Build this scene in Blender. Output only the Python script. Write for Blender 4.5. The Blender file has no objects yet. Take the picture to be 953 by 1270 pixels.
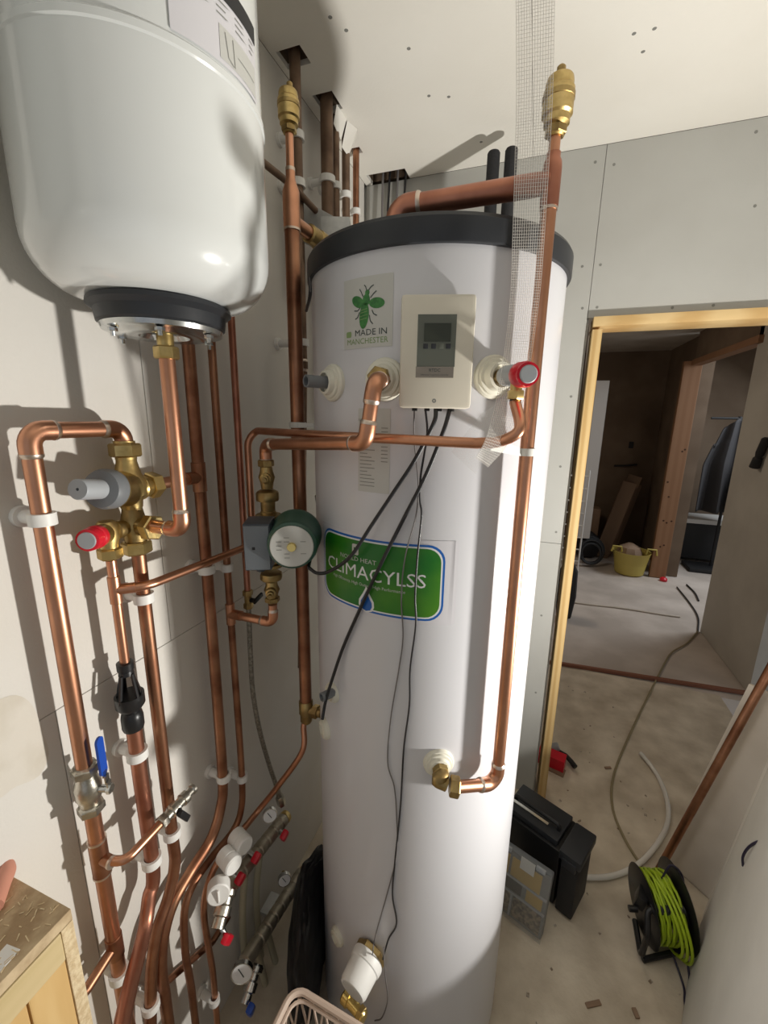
import bpy, bmesh, math, random
from mathutils import Vector as V, Matrix, Euler
random.seed(4)
PI = math.pi
scene = bpy.context.scene
col = scene.collection

# ------------------------------------------------------------------ camera
cam = bpy.data.cameras.new('camera'); cam_ob = bpy.data.objects.new('camera', cam); col.objects.link(cam_ob)
cam.sensor_fit = 'HORIZONTAL'; cam.sensor_width = 36; cam.lens = 520.3/953*36; cam.clip_start = .02
yaw, pitch, roll = math.radians(19.31), math.radians(12.81), math.radians(-.93)
fw = V((-math.sin(yaw)*math.cos(pitch), math.cos(yaw)*math.cos(pitch), -math.sin(pitch)))
rt = V((math.cos(yaw), math.sin(yaw), 0)); dn = fw.cross(rt)
r2 = math.cos(roll)*rt + math.sin(roll)*dn; d2 = -math.sin(roll)*rt + math.cos(roll)*dn
m = Matrix((r2, -d2, -fw)).transposed().to_4x4(); m.translation = V((0, 0, 1.62))
cam_ob.matrix_world = m
scene.camera = cam_ob

# ------------------------------------------------------------------ light and exposure
vs = scene.view_settings
vs.view_transform = 'Standard'; vs.look = 'None'; vs.gamma = 1; vs.use_curve_mapping = False; vs.exposure = 0.0
w = bpy.data.worlds.new('world'); scene.world = w; w.use_nodes = True
w.node_tree.nodes['Background'].inputs[0].default_value = (.92, .95, 1, 1)
w.node_tree.nodes['Background'].inputs[1].default_value = .39
def area(name, loc, aim, size, energy, colour, spread=PI):
    l = bpy.data.lights.new(name, 'AREA'); l.shape = 'DISK'; l.size = size; l.energy = energy; l.color = colour; l.spread = spread
    o = bpy.data.objects.new(name, l); col.objects.link(o); o.location = loc
    o.rotation_euler = (V(aim)-V(loc)).to_track_quat('-Z', 'Y').to_euler(); return o
area('site_lamp_light', (.92, .825, .97), (-.50, .78, 1.84), .07, 28, (1, .965, .90))
area('far_room_daylight', (2.6, 4.6, 2.2), (1.5, 4.3, .6), 1.0, 36, (.88, .94, 1))
area('hall_fill_light', (-.4, 3.6, 2.2), (.8, 3.8, 0), .4, 7, (1, .86, .7))  # added warm fill to lift the dark hall; no lamp stands there

# ------------------------------------------------------------------ materials
MATS = {}
def mat(name, col1, rough=.5, metal=0, col2=None, scale=8, bump=0, bscale=60, detail=4, lo=.4, hi=.6, spec=.5, trans=0, alpha=1, coat=0, ior=1.45, wave=None, emit=None, r2=None, stretch=None):
    if name in MATS: return MATS[name]
    m = bpy.data.materials.new(name); m.use_nodes = True; nt = m.node_tree; N = nt.nodes; L = nt.links
    b = N['Principled BSDF']; I = b.inputs
    I['Base Color'].default_value = (*col1, 1); I['Roughness'].default_value = rough; I['Metallic'].default_value = metal
    I['Specular IOR Level'].default_value = spec; I['IOR'].default_value = ior
    I['Transmission Weight'].default_value = trans; I['Alpha'].default_value = alpha; I['Coat Weight'].default_value = coat
    if emit: I['Emission Color'].default_value = (*emit, 1); I['Emission Strength'].default_value = 1
    tc = N.new('ShaderNodeTexCoord'); vec = tc.outputs['Object']
    if stretch:
        mp = N.new('ShaderNodeMapping'); mp.inputs['Scale'].default_value = stretch; L.new(vec, mp.inputs[0]); vec = mp.outputs[0]
    if col2 or r2 is not None:
        if wave:
            n = N.new('ShaderNodeTexWave'); n.inputs['Scale'].default_value = scale; n.inputs['Distortion'].default_value = wave; n.inputs['Detail'].default_value = detail; n.inputs['Detail Scale'].default_value = 1.2
            n.bands_direction = 'X'
        else:
            n = N.new('ShaderNodeTexNoise'); n.inputs['Scale'].default_value = scale; n.inputs['Detail'].default_value = detail
        L.new(vec, n.inputs['Vector'])
        rp = N.new('ShaderNodeMapRange'); rp.inputs['From Min'].default_value = lo; rp.inputs['From Max'].default_value = hi; L.new(n.outputs['Fac'], rp.inputs['Value'])
        if col2:
            mx = N.new('ShaderNodeMix'); mx.data_type = 'RGBA'; L.new(rp.outputs[0], mx.inputs['Factor'])
            mx.inputs['A'].default_value = (*col1, 1); mx.inputs['B'].default_value = (*col2, 1); L.new(mx.outputs['Result'], I['Base Color'])
        if r2 is not None:
            m2 = N.new('ShaderNodeMapRange'); m2.inputs['To Min'].default_value = rough; m2.inputs['To Max'].default_value = r2; L.new(rp.outputs[0], m2.inputs['Value']); L.new(m2.outputs[0], I['Roughness'])
    if bump:
        n = N.new('ShaderNodeTexNoise'); n.inputs['Scale'].default_value = bscale; n.inputs['Detail'].default_value = 6; L.new(vec, n.inputs['Vector'])
        bp = N.new('ShaderNodeBump'); bp.inputs['Strength'].default_value = bump; bp.inputs['Distance'].default_value = .002; L.new(n.outputs['Fac'], bp.inputs['Height']); L.new(bp.outputs[0], I['Normal'])
    MATS[name] = m; return m
COP = mat('copper', (.66, .335, .21), .30, 1, (.42, .20, .115), 9, r2=.42, lo=.35, hi=.7)
COP2 = mat('copper_tarnished', (.46, .235, .14), .33, 1, (.24, .105, .06), 12, r2=.5, lo=.35, hi=.65)
COP3 = mat('copper_dull_brown', (.235, .155, .105), .5, .7, (.15, .095, .065), 16, r2=.6, lo=.35, hi=.65)
COPR = mat('copper_red', (.54, .25, .165), .36, 1, (.36, .15, .10), 8, r2=.45)
SOLD = mat('solder', (.62, .52, .44), .35, 1)
BRS = mat('brass', (.66, .50, .22), .32, 1, (.47, .34, .13), 30, r2=.45, bump=.15, bscale=200)
BRS2 = mat('brass_aged', (.45, .33, .14), .38, 1, (.30, .21, .09), 30, r2=.5, bump=.15, bscale=200)
BRY = mat('brass_bright', (.85, .66, .24), .25, 1)
NIK = mat('nickel', (.62, .59, .52), .3, 1, (.42, .40, .35), 40, bump=.2, bscale=220)
CHR = mat('zinc_plate', (.72, .73, .72), .22, 1, (.5, .52, .52), 20)
WPL = mat('white_plastic', (.78, .77, .74), .45)
CPL = mat('cream_plastic', (.70, .68, .58), .4)
CTR = mat('controller_cream', (.66, .62, .52), .42)
BPL = mat('black_plastic', (.012, .012, .013), .35)
BPLM = mat('black_plastic_matt', (.02, .02, .021), .6)
RUB = mat('dark_grey_rubber', (.022, .024, .028), .42)
CABL = mat('cable_black', (.012, .012, .014), .4)
GCAB = mat('cable_grey', (.16, .15, .15), .5)
PCAB = mat('cable_purple_black', (.02, .015, .04), .4)
RED = mat('red_plastic', (.62, .012, .03), .3)
BLU = mat('blue_plastic', (.01, .07, .42), .35)
ENM = mat('white_enamel', (.67, .69, .68), .2, coat=.5)
JACK = mat('cylinder_jacket', (.60, .60, .625), .30, coat=.15)
GREYP = mat('grey_plastic', (.17, .18, .19), .45)
LGREY = mat('light_grey_plastic', (.36, .38, .40), .45)
GPUMP = mat('pump_green', (.035, .09, .065), .35)
PBOX = mat('pump_box_grey', (.055, .065, .08), .4)
PBOXL = mat('pump_box_side', (.16, .18, .20), .45)
PB = mat('plasterboard_paper', (.52, .52, .49), .85, col2=(.46, .455, .425), scale=3, bump=.15, bscale=300, lo=.3, hi=.75)
PBL = mat('plasterboard_ivory', (.68, .655, .61), .85, col2=(.60, .56, .49), scale=2.2, bump=.2, bscale=200, lo=.45, hi=.75)
PBC = mat('ceiling_board', (.88, .855, .79), .85, col2=(.83, .80, .73), scale=2.5, bump=.15, bscale=150, lo=.4, hi=.7)
PBB = mat('board_beige', (.66, .60, .52), .8, col2=(.56, .50, .42), scale=3)
PBW = mat('board_white', (.82, .80, .75), .7, col2=(.74, .71, .65), scale=3)
FILL = mat('joint_filler', (.60, .555, .475), .9, col2=(.66, .62, .55), scale=14, bump=.4, bscale=90)
CONC = mat('screed', (.72, .64, .52), .9, col2=(.44, .37, .28), scale=7, bump=1.0, bscale=60, detail=13, lo=.3, hi=.72)
CONC2 = mat('screed_hall', (.44, .38, .33), .9, col2=(.58, .51, .45), scale=2.2, bump=.5, bscale=40, detail=8, lo=.4, hi=.62)
PINE = mat('pine', (.74, .53, .25), .55, col2=(.62, .40, .16), scale=14, wave=3, lo=.2, hi=.9, stretch=(1, 1, .12))
PINEH = mat('pine_across', (.76, .55, .27), .55, col2=(.63, .41, .17), scale=14, wave=3, lo=.2, hi=.9, stretch=(.12, 1, 1))
PINEY = mat('pine_lengthwise', (.62, .49, .27), .6, col2=(.48, .37, .17), scale=9, wave=4, lo=.2, hi=.9, stretch=(1, .1, 1))
STUD = mat('stud_timber', (.30, .16, .085), .7, col2=(.27, .14, .072), scale=5, wave=3, lo=.2, hi=.9, stretch=(1, 1, .1))
OSB = mat('chipboard', (.36, .25, .14), .8, col2=(.58, .45, .28), scale=28, bump=1, bscale=90, detail=6, lo=.38, hi=.62)
CHIP = mat('chipboard_edge', (.58, .44, .26), .85, col2=(.72, .59, .38), scale=110, bump=.8, bscale=200, lo=.4, hi=.6)
TERR = mat('terracotta_pink', (.60, .27, .19), .55)
GALV = mat('galvanised', (.60, .61, .60), .45, .4, (.45, .46, .46), 18)
FOAM = mat('black_foam_lagging', (.03, .03, .033), .9, bump=.8, bscale=120)
GREEN = mat('label_green', (.004, .135, .01), .35, col2=(.09, .26, .012), scale=6, lo=.4, hi=.75)
LBLUE = mat('label_blue', (.01, .11, .42), .35)
LWHT = mat('label_white', (.72, .73, .73), .4)
LPAPER = mat('label_paper', (.52, .52, .49), .5)
LFILM = mat('label_film', (.62, .61, .64), .22)
INKG = mat('ink_green', (.03, .15, .035), .5, col2=(.05, .22, .05), scale=120)
INKP = mat('ink_pale_green', (.22, .32, .13), .5)
INKD = mat('ink_dark', (.04, .055, .05), .5)
INKY = mat('ink_grey', (.24, .24, .22), .6)
LCD = mat('lcd_dark', (.035, .04, .025), .25)
PANEL = mat('controller_panel', (.12, .13, .105), .4)
PANEL2 = mat('controller_panel_pale', (.22, .195, .165), .45)
YEL = mat('yellow_plastic', (.50, .40, .10), .45)
LIME = mat('cable_lime', (.36, .50, .02), .4)
CARD = mat('cardboard', (.27, .18, .12), .8)
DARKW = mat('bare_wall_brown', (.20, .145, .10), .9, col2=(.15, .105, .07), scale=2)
PEX = mat('pex_pipe', (.42, .39, .28), .45)
MANI = mat('manifold_bar', (.46, .42, .34), .42, .7, (.32, .28, .22), 20)
BASK = mat('basket_beige', (.60, .47, .38), .5)
SCRIM = mat('scrim_thread', (.78, .75, .70), .7)
FILM = mat('polythene_film', (.88, .90, .88), .3, alpha=.16)
TAPEF = mat('scrim_glue_film', (.82, .78, .74), .6, alpha=.16)
BAND = mat('white_band', (.66, .66, .62), .5)
HOSE = mat('clear_hose', (.85, .83, .78), .15, trans=.15, coat=.5)
BRAID = mat('braided_hose', (.33, .31, .26), .4, .5, (.2, .18, .15), 160)
CLEARP = mat('clear_lid', (.6, .58, .52), .2, alpha=.16)
AMBER = mat('amber_tray', (.50, .34, .08), .45)
SCREW = mat('screws_pile', (.34, .28, .21), .5, .6, (.09, .075, .06), 90, bump=1, bscale=120)
CLOTH = mat('cloth_grey', (.045, .043, .045), .9)
CLOTH2 = mat('cloth_pale', (.13, .13, .135), .9)
BLUEW = mat('far_wall_blue_grey', (.17, .21, .235), .9, col2=(.12, .155, .185), scale=3)
WHT = mat('far_white_board', (.50, .47, .44), .8)
BRICK = mat('reddish_batten', (.24, .10, .06), .8)
DUSTY = mat('dusty_hose', (.27, .225, .13), .6)

# ------------------------------------------------------------------ mesh helpers
class MB:
    def __init__(s): s.v = []; s.f = []
    def add(s, vs, fs):
        n = len(s.v); s.v += [tuple(x) for x in vs]; s.f += [tuple(i+n for i in f) for f in fs]; return s
    def box(s, c, sz, rot=None, bev=0):
        bm = bmesh.new(); bmesh.ops.create_cube(bm, size=1)
        for v in bm.verts: v.co = V((v.co.x*sz[0], v.co.y*sz[1], v.co.z*sz[2]))
        if bev: bmesh.ops.bevel(bm, geom=bm.edges[:], offset=bev, segments=2, affect='EDGES', profile=.6)
        R = rot if rot else Matrix.Identity(3); c = V(c)
        bm.verts.index_update()
        s.add([c+R@v.co for v in bm.verts], [[v.index for v in f.verts] for f in bm.faces]); bm.free(); return s
    def lathe(s, prof, o, d, seg=24, phase=0):
        o = V(o); d = V(d).normalized(); a = d.orthogonal().normalized(); b = d.cross(a); vs = []; fs = []; n = len(prof)
        for i in range(seg):
            t = 2*PI*i/seg+phase; u = a*math.cos(t)+b*math.sin(t)
            for r, h in prof: vs.append(o+u*r+d*h)
        for i in range(seg):
            j = (i+1) % seg
            for k in range(n-1): fs.append((i*n+k, j*n+k, j*n+k+1, i*n+k+1))
        if prof[0][0] > 1e-6: fs.append([i*n for i in range(seg)][::-1])
        if prof[-1][0] > 1e-6: fs.append([i*n+n-1 for i in range(seg)])
        return s.add(vs, fs)
    def cyl(s, a, b, r, seg=20, bev=0):
        a = V(a); b = V(b); h = (b-a).length
        p = [(r-bev, 0), (r, bev), (r, h-bev), (r-bev, h)] if bev else [(r, 0), (r, h)]
        return s.lathe(p, a, b-a, seg)
    def hexnut(s, a, b, r): 
        h = (V(b)-V(a)).length; return s.lathe([(r*.9, 0), (r, h*.12), (r, h*.88), (r*.9, h)], a, V(b)-V(a), 6)
    def sweep(s, pts, r, seg=14, caps=True, flat=None):
        pts = [V(p) for p in pts]; n = len(pts); rs = r if isinstance(r, (list, tuple)) else [r]*n
        tan = []
        for i in range(n):
            t = pts[min(i+1, n-1)]-pts[max(i-1, 0)]; tan.append(t.normalized())
        a = tan[0].orthogonal().normalized(); vs = []; fs = []
        for i in range(n):
            a = (a-tan[i]*a.dot(tan[i])).normalized(); b = tan[i].cross(a)
            for k in range(seg):
                t = 2*PI*k/seg; vs.append(pts[i]+(a*math.cos(t)+b*math.sin(t))*rs[i])
        for i in range(n-1):
            for k in range(seg):
                l = (k+1) % seg; fs.append((i*seg+k, i*seg+l, (i+1)*seg+l, (i+1)*seg+k))
        if caps: fs.append(list(range(seg))[::-1]); fs.append([(n-1)*seg+k for k in range(seg)])
        return s.add(vs, fs)
    def prism(s, poly, o, ax, ay, h):
        o = V(o); ax = V(ax); ay = V(ay); n = ax.cross(ay).normalized(); k = len(poly)
        vs = [o+ax*x+ay*y for x, y in poly]+[o+ax*x+ay*y+n*h for x, y in poly]
        fs = [list(range(k))[::-1], list(range(k, 2*k))]+[(i, (i+1) % k, k+(i+1) % k, k+i) for i in range(k)]
        return s.add(vs, fs)
def obj(name, mb, m, parent=None, smooth=True, label=None, ang=35):
    me = bpy.data.meshes.new(name); off = V(parent.matrix_world.translation) if parent else V((0, 0, 0))
    me.from_pydata([V(v)-off for v in mb.v], [], mb.f); me.update()
    me.materials.append(m)
    if smooth:
        for p in me.polygons: p.use_smooth = True
        me.set_sharp_from_angle(angle=math.radians(ang))
    o = bpy.data.objects.new(name, me); col.objects.link(o)
    if parent: o.parent = parent; o.matrix_world = Matrix.Translation(off)
    if label: o['label'] = label
    return o
def thing(name, label, cat, loc, group=None):
    o = bpy.data.objects.new(name, None); col.objects.link(o); o.location = loc; o.empty_display_size = .05
    o.matrix_world = Matrix.Translation(V(loc)); o['label'] = label; o['category'] = cat
    if group: o['group'] = group
    return o
def tag(o, label, cat, group=None):
    o['label'] = label; o['category'] = cat
    if group: o['group'] = group
    return o
def single(name, mb, m, label, cat, group=None, **k): return tag(obj(name, mb, m, **k), label, cat, group)
def struct(name, mb, m, parent=None, **k):
    o = obj(name, mb, m, parent, smooth=False, **k)
    if not parent: o['kind'] = 'structure'
    return o
def clone(o, loc, parent=None):
    c = o.copy(); col.objects.link(c); c.parent = parent; c.location = loc; return c
def curve(pts, n=8):
    """Catmull-Rom through the points"""
    P = [V(p) for p in pts]; P = [2*P[0]-P[1]]+P+[2*P[-1]-P[-2]]; out = []
    for i in range(1, len(P)-2):
        a, b, c, d = P[i-1:i+3]
        for k in range(n):
            t = k/n; out.append(.5*((2*b)+(c-a)*t+(2*a-5*b+4*c-d)*t*t+(3*b-a-3*c+d)*t**3))
    return out+[P[-2]]
def fillet(pts, R, n=7):
    """straight runs with rounded corners; returns the path and, per corner, its arc"""
    P = [V(p) for p in pts]; out = [P[0]]; arcs = []
    for i in range(1, len(P)-1):
        u = (P[i-1]-P[i]).normalized(); v = (P[i+1]-P[i]).normalized(); ang = u.angle(v)
        if PI-ang < .02: out.append(P[i]); continue
        t = min(R/math.tan(ang/2), (P[i-1]-P[i]).length*.49, (P[i+1]-P[i]).length*.49); rr = t*math.tan(ang/2)
        cdir = (u+v).normalized(); c = P[i]+cdir*(rr/math.sin(ang/2)); a0 = P[i]+u*t; b0 = P[i]+v*t
        ea = a0-c; eb = b0-c; th = ea.angle(eb); arc = []
        for k in range(n+1):
            s = k/n; arc.append(c+(ea*math.sin((1-s)*th)+eb*math.sin(s*th))/math.sin(th))
        out += arc; arcs.append((a0+u*rr*.55, arc, b0+v*rr*.55, u, v))
    out.append(P[-1]); return out, arcs
def pipe(root, pts, r, m=COP, fit=True, R=None, mfit=None, ring=True, elbow_r=1.16):
    if not fit:
        return obj('pipe', MB().sweep(pts, r, 16), m, root)
    path, arcs = fillet(pts, R or r*1.7)
    o = obj('pipe', MB().sweep(path, r, 20), m, root)
    if ring is not None:
        for a, arc, b, u, v in arcs:
            e = obj('elbow', MB().sweep([a]+arc+[b], r*elbow_r, 20), mfit or m, root)
            for p, q in ((a, u), (b, v)):
                if ring: obj('solder_joint', MB().lathe([(r, -.002), (r*elbow_r+.0006, 0), (r*elbow_r, .0035), (r, .006)], p, q, 20), SOLD, e)
    return o
def clip(root, p, r, wall=-.68, down=.0, ax='x', m=None):
    """plastic pipe clip: collar round the pipe, stem and round base on the wall"""
    p = V(p); mb = MB(); h = .0085
    mb.lathe([(r, -h), (r+.0052, -h), (r+.0052, h), (r, h), (r, -h)], p, (0, 0, 1), 20)
    if ax == 'x':
        q = V((wall, p.y, p.z)); mb.cyl(q, (p.x-r-.001, p.y, p.z), .010, 12); mb.cyl(q, q+V((.009, 0, 0)), .0155, 16)
    return obj('pipe_clip', mb, m or WPL, root)
def frame_dir(t): return V((math.sin(t), -math.cos(t), 0))
CX, CY, CR = -.219, .919, .25
def onc(t, z, off=0.0): return V((CX+math.sin(t)*(CR+off), CY-math.cos(t)*(CR+off), z))
def rrect(w, h, r, n=6):
    out = []
    for cx, cy, a0 in ((w/2-r, h/2-r, 0), (-w/2+r, h/2-r, PI/2), (-w/2+r, -h/2+r, PI), (w/2-r, -h/2+r, 1.5*PI)):
        for k in range(n+1):
            a = a0+PI/2*k/n; out.append((cx+r*math.cos(a), cy+r*math.sin(a)))
    return out
def ellipse(cx, cy, a, b, rot=0, n=24):
    return [(cx+a*math.cos(t)*math.cos(rot)-b*math.sin(t)*math.sin(rot), cy+a*math.cos(t)*math.sin(rot)+b*math.sin(t)*math.cos(rot)) for t in [2*PI*i/n for i in range(n)]]
def wrapped(polys, t0, z0, off, R=CR, c=(CX, CY), cut=.008):
    """flat polygons (u right, v up) laid on the curved jacket"""
    bm = bmesh.new()
    for poly in polys:
        try: bm.faces.new([bm.verts.new((u, v, 0)) for u, v in poly])
        except ValueError: pass
    us = [v.co.x for v in bm.verts]
    x = min(us)+cut
    while x < max(us):
        bmesh.ops.bisect_plane(bm, geom=bm.verts[:]+bm.edges[:]+bm.faces[:], plane_co=(x, 0, 0), plane_no=(1, 0, 0)); x += cut
    bmesh.ops.triangulate(bm, faces=[f for f in bm.faces if len(f.verts) > 4])
    bm.verts.index_update(); mb = MB()
    mb.add([V((c[0]+math.sin(t0+v.co.x/R)*(R+off), c[1]-math.cos(t0+v.co.x/R)*(R+off), z0+v.co.y)) for v in bm.verts], [[v.index for v in f.verts] for f in bm.faces]); bm.free(); return mb
def text_polys(s, size, align='CENTER', bold=0, sx=1.0):
    cu = bpy.data.curves.new('text', 'FONT'); cu.body = s; cu.size = size; cu.align_x = align; cu.resolution_u = 2; cu.offset = bold; cu.fill_mode = 'FRONT'
    o = bpy.data.objects.new('text', cu); col.objects.link(o)
    dg = bpy.context.evaluated_depsgraph_get(); me = bpy.data.meshes.new_from_object(o.evaluated_get(dg))
    out = [[(me.vertices[i].co.x*sx, me.vertices[i].co.y) for i in p.vertices] for p in me.polygons]
    bpy.data.objects.remove(o); bpy.data.meshes.remove(me); return out
def shift(polys, dx, dy): return [[(x+dx, y+dy) for x, y in p] for p in polys]
def flatmb(polys, o, ax, ay):
    mb = MB(); o = V(o); ax = V(ax); ay = V(ay)
    for p in polys: mb.add([o+ax*x+ay*y for x, y in p], [list(range(len(p)))])
    return mb

# ------------------------------------------------------------------ the room
WX, WY, CZ = -.68, 1.68, 2.465
def plates(xs, ys, holes):
    """rectangles covering [xs]x[ys] without the holes"""
    X = sorted({*xs, *[h[0] for h in holes], *[h[1] for h in holes]}); Y = sorted({*ys, *[h[2] for h in holes], *[h[3] for h in holes]})
    X = [x for x in X if xs[0] <= x <= xs[1]]; Y = [y for y in Y if ys[0] <= y <= ys[1]]; out = []
    for a, b in zip(X, X[1:]):
        for c, d in zip(Y, Y[1:]):
            mx, my = (a+b)/2, (c+d)/2
            if not any(h[0] < mx < h[1] and h[2] < my < h[3] for h in holes): out.append((a, b, c, d))
    return out
# floor
struct('floor', MB().box((.1, .3, -.05), (2.2, 5.0, .1)), CONC)
struct('floor_hall', MB().box((1.5, 5.8, -.055), (7, 6.02, .1)), CONC2)
# left wall: a backing with plasterboards fixed to it
wl = struct('wall_left', MB().box((WX-.06, .3, 1.235), (.095, 2.9, 2.49)), PBL)
def board(x0, x1, y0, y1, z0, z1, m, parent, g=.0012, bev=.0015):
    return obj('plasterboard', MB().box(((x0+x1)/2, (y0+y1)/2, (z0+z1)/2), (abs(x1-x0)-(g if abs(x1-x0) > .05 else 0), abs(y1-y0)-(g if abs(y1-y0) > .05 else 0), z1-z0-g), None, bev), m, parent, smooth=False)
for y0, y1, z0, z1 in ((-1.1, .375, 0, 1.155), (.375, 1.66, 0, 1.155), (-1.1, .605, 1.155, CZ), (.605, 1.66, 1.155, CZ)):
    board(WX-.0125, WX, y0, y1, z0, z1, PBL, wl)
def patch(pts, name='filler_patch'):
    P_ = curve(list(pts)+[pts[0]], 4)[:-1]; vs_ = [V((WX+.0006, p.y, p.z)) for p in P_]
    o = obj(name, MB().add(vs_, [list(range(len(vs_)))]), FILL, wl, smooth=False, label='beige smear of filler on the board'); return o
patch([(-0.68, 0.3015, 1.2244), (-0.68, 0.3295, 1.2153), (-0.68, 0.3463, 1.1857), (-0.68, 0.3525, 1.1383), (-0.68, 0.3549, 1.0919), (-0.68, 0.3371, 1.0674), (-0.68, 0.3078, 1.0762), (-0.68, 0.2798, 1.0896)])
# back wall with the doorway
wb = struct('wall_back', MB().box((-.32, WY+.055, 1.235), (.92, .085, 2.47)).box((.55, WY+.055, 2.23), (.82, .085, .48)).box((1.25, WY+.055, 1.235), (.58, .085, 2.47)), PB)
DX0, DX1, DZ = .152, .96, 1.957
for x0, x1, z0, z1 in ((-.68, DX0-.018, 0, 1.155), (-.68, DX0-.018, 1.155, CZ), (DX0-.018, DX1, DZ, CZ), (DX1, 1.5, 0, CZ)):
    board(x0, x1, WY, WY+.0125, z0, z1, PB, wb)
sc = obj('drywall_screws', MB(), INKY, wb)
mbs = MB()
for x, z in ((.105, 2.42), (.16, 2.405), (.10, 2.12), (.155, 2.12), (.115, 1.99), (.16, 1.99), (.11, 1.7), (.10, 1.45), (.11, 1.2), (.09, .85), (.1, .5), (.52, 2.43), (.55, 2.24), (.38, 1.975), (.49, 1.975)):
    mbs.lathe([(.0001, 0), (.0045, .0), (.0042, .0006), (.0015, .0004)], (x, WY-.0002, z), (0, -1, 0), 8)
bpy.data.objects.remove(sc)
o = obj('drywall_screws', mbs, INKY, wb); o['kind'] = 'stuff'
dj = bpy.data.objects.new('door_1', None); col.objects.link(dj); dj.location = (DX0, WY, 0); dj['kind'] = 'structure'; bpy.context.view_layer.update()
obj('door_jamb', MB().box((DX0+.0155, WY+.04, DZ/2-.02), (.031, .125, DZ-.04), None, .002), PINE, dj)
obj('door_jamb', MB().box((DX1-.0155, WY+.04, DZ/2-.02), (.031, .125, DZ-.04), None, .002), PINE, dj)
obj('door_head', MB().box(((DX0+DX1)/2, WY+.04, DZ-.0155), (DX1-DX0, .125, .031), None, .002), PINEH, dj)
# ceiling with ragged pipe holes
HO = [(-.665, -.60, 1.06, 1.115), (-.65, -.592, 1.212, 1.282), (-.655, -.605, 1.335, 1.40), (-.65, -.615, 1.455, 1.487), (-.655, -.51, 1.615, 1.685)]
ce = struct('ceiling', MB(), PBC); bpy.data.objects.remove(ce)
mb = MB()
for a, b, c, d in plates((-.78, 1.5), (-1.1, 1.72), HO): mb.box(((a+b)/2, (c+d)/2, CZ+.03), (b-a, d-c, .035))
ce = struct('ceiling', mb, DARKW)
for xa, xb in ((-.68, -.085), (-.085, 1.5)):
    mb = MB()
    for a, b, c, d in plates((xa, xb), (-1.1, 1.68), HO): mb.box(((a+b)/2-(.0006 if b == xb else 0), (c+d)/2, CZ+.00625), (b-a-(.0012 if b == xb else 0), d-c, .0125))
    obj('plasterboard', mb, PBC, ce, smooth=False)
# torn paper flaps at the pipe holes
mb = MB()
mb.add([(-.60, 1.33, CZ), (-.585, 1.37, CZ-.002), (-.60, 1.40, CZ-.006), (-.622, 1.385, CZ-.06), (-.625, 1.345, CZ-.055)], [(0, 1, 2, 3, 4)])
mb.add([(-.60, 1.26, CZ), (-.60, 1.325, CZ), (-.618, 1.325, CZ-.05), (-.618, 1.275, CZ-.035)], [(0, 1, 2, 3)])
obj('torn_paper', mb, PBW, ce, smooth=False, label='torn white paper edge hanging by the pipe holes')
mb = MB()
for x, y in ((-.5, 1.02), (-.48, 1.06), (-.36, 1.15), (-.3, 1.33), (-.35, 1.31), (.13, 1.27), (.17, 1.27), (.16, 1.33), (.3, .95), (-.24, 1.55)):
    mb.lathe([(.0001, 0), (.005, 0), (.0045, .0006), (.0015, .0004)], (x, y, CZ+.0002), (0, 0, -1), 8)
o = obj('drywall_screws', mb, INKY, ce); o['kind'] = 'stuff'
# right wall (outside the view)
struct('wall_right', MB().box((1.16, .3, 1.235), (.1, 2.76, 2.47)), PB)
# loft void above the holes
struct('trim_1', MB().box((-.4, 1.3, CZ+.3), (.8, 1.2, .02)).box((-.79, 1.3, CZ+.18), (.02, 1.2, .26)).box((-.4, 1.9, CZ+.18), (.8, .02, .26)), DARKW)

# ------------------------------------------------------------------ hall beyond the doorway
HW = mat('hall_board', (.52, .49, .43), .85, col2=(.44, .41, .36), scale=2)
struct('wall_hall_right', MB().box((1.43, 3.297, 1.23), (.11, .82, 2.46)), HW)
struct('wall_hall_return', MB().box((1.9, 2.93, 1.23), (.83, .09, 2.46)), HW)
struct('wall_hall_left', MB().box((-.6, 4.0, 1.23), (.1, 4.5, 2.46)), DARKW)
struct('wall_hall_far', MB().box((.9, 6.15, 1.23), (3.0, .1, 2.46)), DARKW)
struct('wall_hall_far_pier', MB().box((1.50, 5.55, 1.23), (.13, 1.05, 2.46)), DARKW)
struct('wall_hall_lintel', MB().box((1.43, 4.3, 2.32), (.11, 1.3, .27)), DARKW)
struct('ceiling_hall', MB().box((1.4, 4.05, 2.47), (4.3, 4.6, .06)), PBB)
struct('wall_far_room', MB().box((3.2, 7.0, 1.23), (3.4, .1, 2.46)), BLUEW)
struct('wall_far_room_right', MB().box((3.5, 5.0, 1.23), (.1, 4.2, 2.46)), BLUEW)
t = thing('stud_post', 'knotty reddish timber post beside the far opening in the hall', 'post', (1.38, 4.95, 0))
obj('timber', MB().box((1.36, 4.95, 1.09), (.15, .055, 2.18), None, .003), STUD, t, smooth=False)
KN = mat('knot_dark', (.06, .025, .012), .8)
for x, z in ((1.33, .62), (1.36, .6), (1.40, .62), (1.34, .34), (1.37, .36), (1.31, 1.02), (1.41, 1.35), (1.39, 1.33), (1.34, .87)): obj('knot', MB().lathe([(.0001, .001), (.009, .0008), (.0095, 0)], (x, 4.9225, z), (0, -1, 0), 10), KN, t)
t = single('lintel_timber', MB().box((1.39, 4.28, 2.165), (.09, 1.3, .05), None, .003), STUD, 'timber lintel over the far opening in the hall', 'timber', smooth=False)
single('floor_batten', MB().box((.85, 2.835, .011), (1.5, .022, .022), Euler((0, 0, .068)).to_matrix(), .003), BRICK, 'thin reddish batten lying across the hall floor', 'batten', smooth=False)
mb = MB()
mb.sweep([(x, 3.93+.01*math.sin(x*9)+.08*(x-.8)*.3, .004) for x in [.2+.1*i for i in range(12)]], .008, 6)
single('floor_joint_strip', mb, PBB, 'raised ragged joint strip across the hall floor', 'strip')
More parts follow.
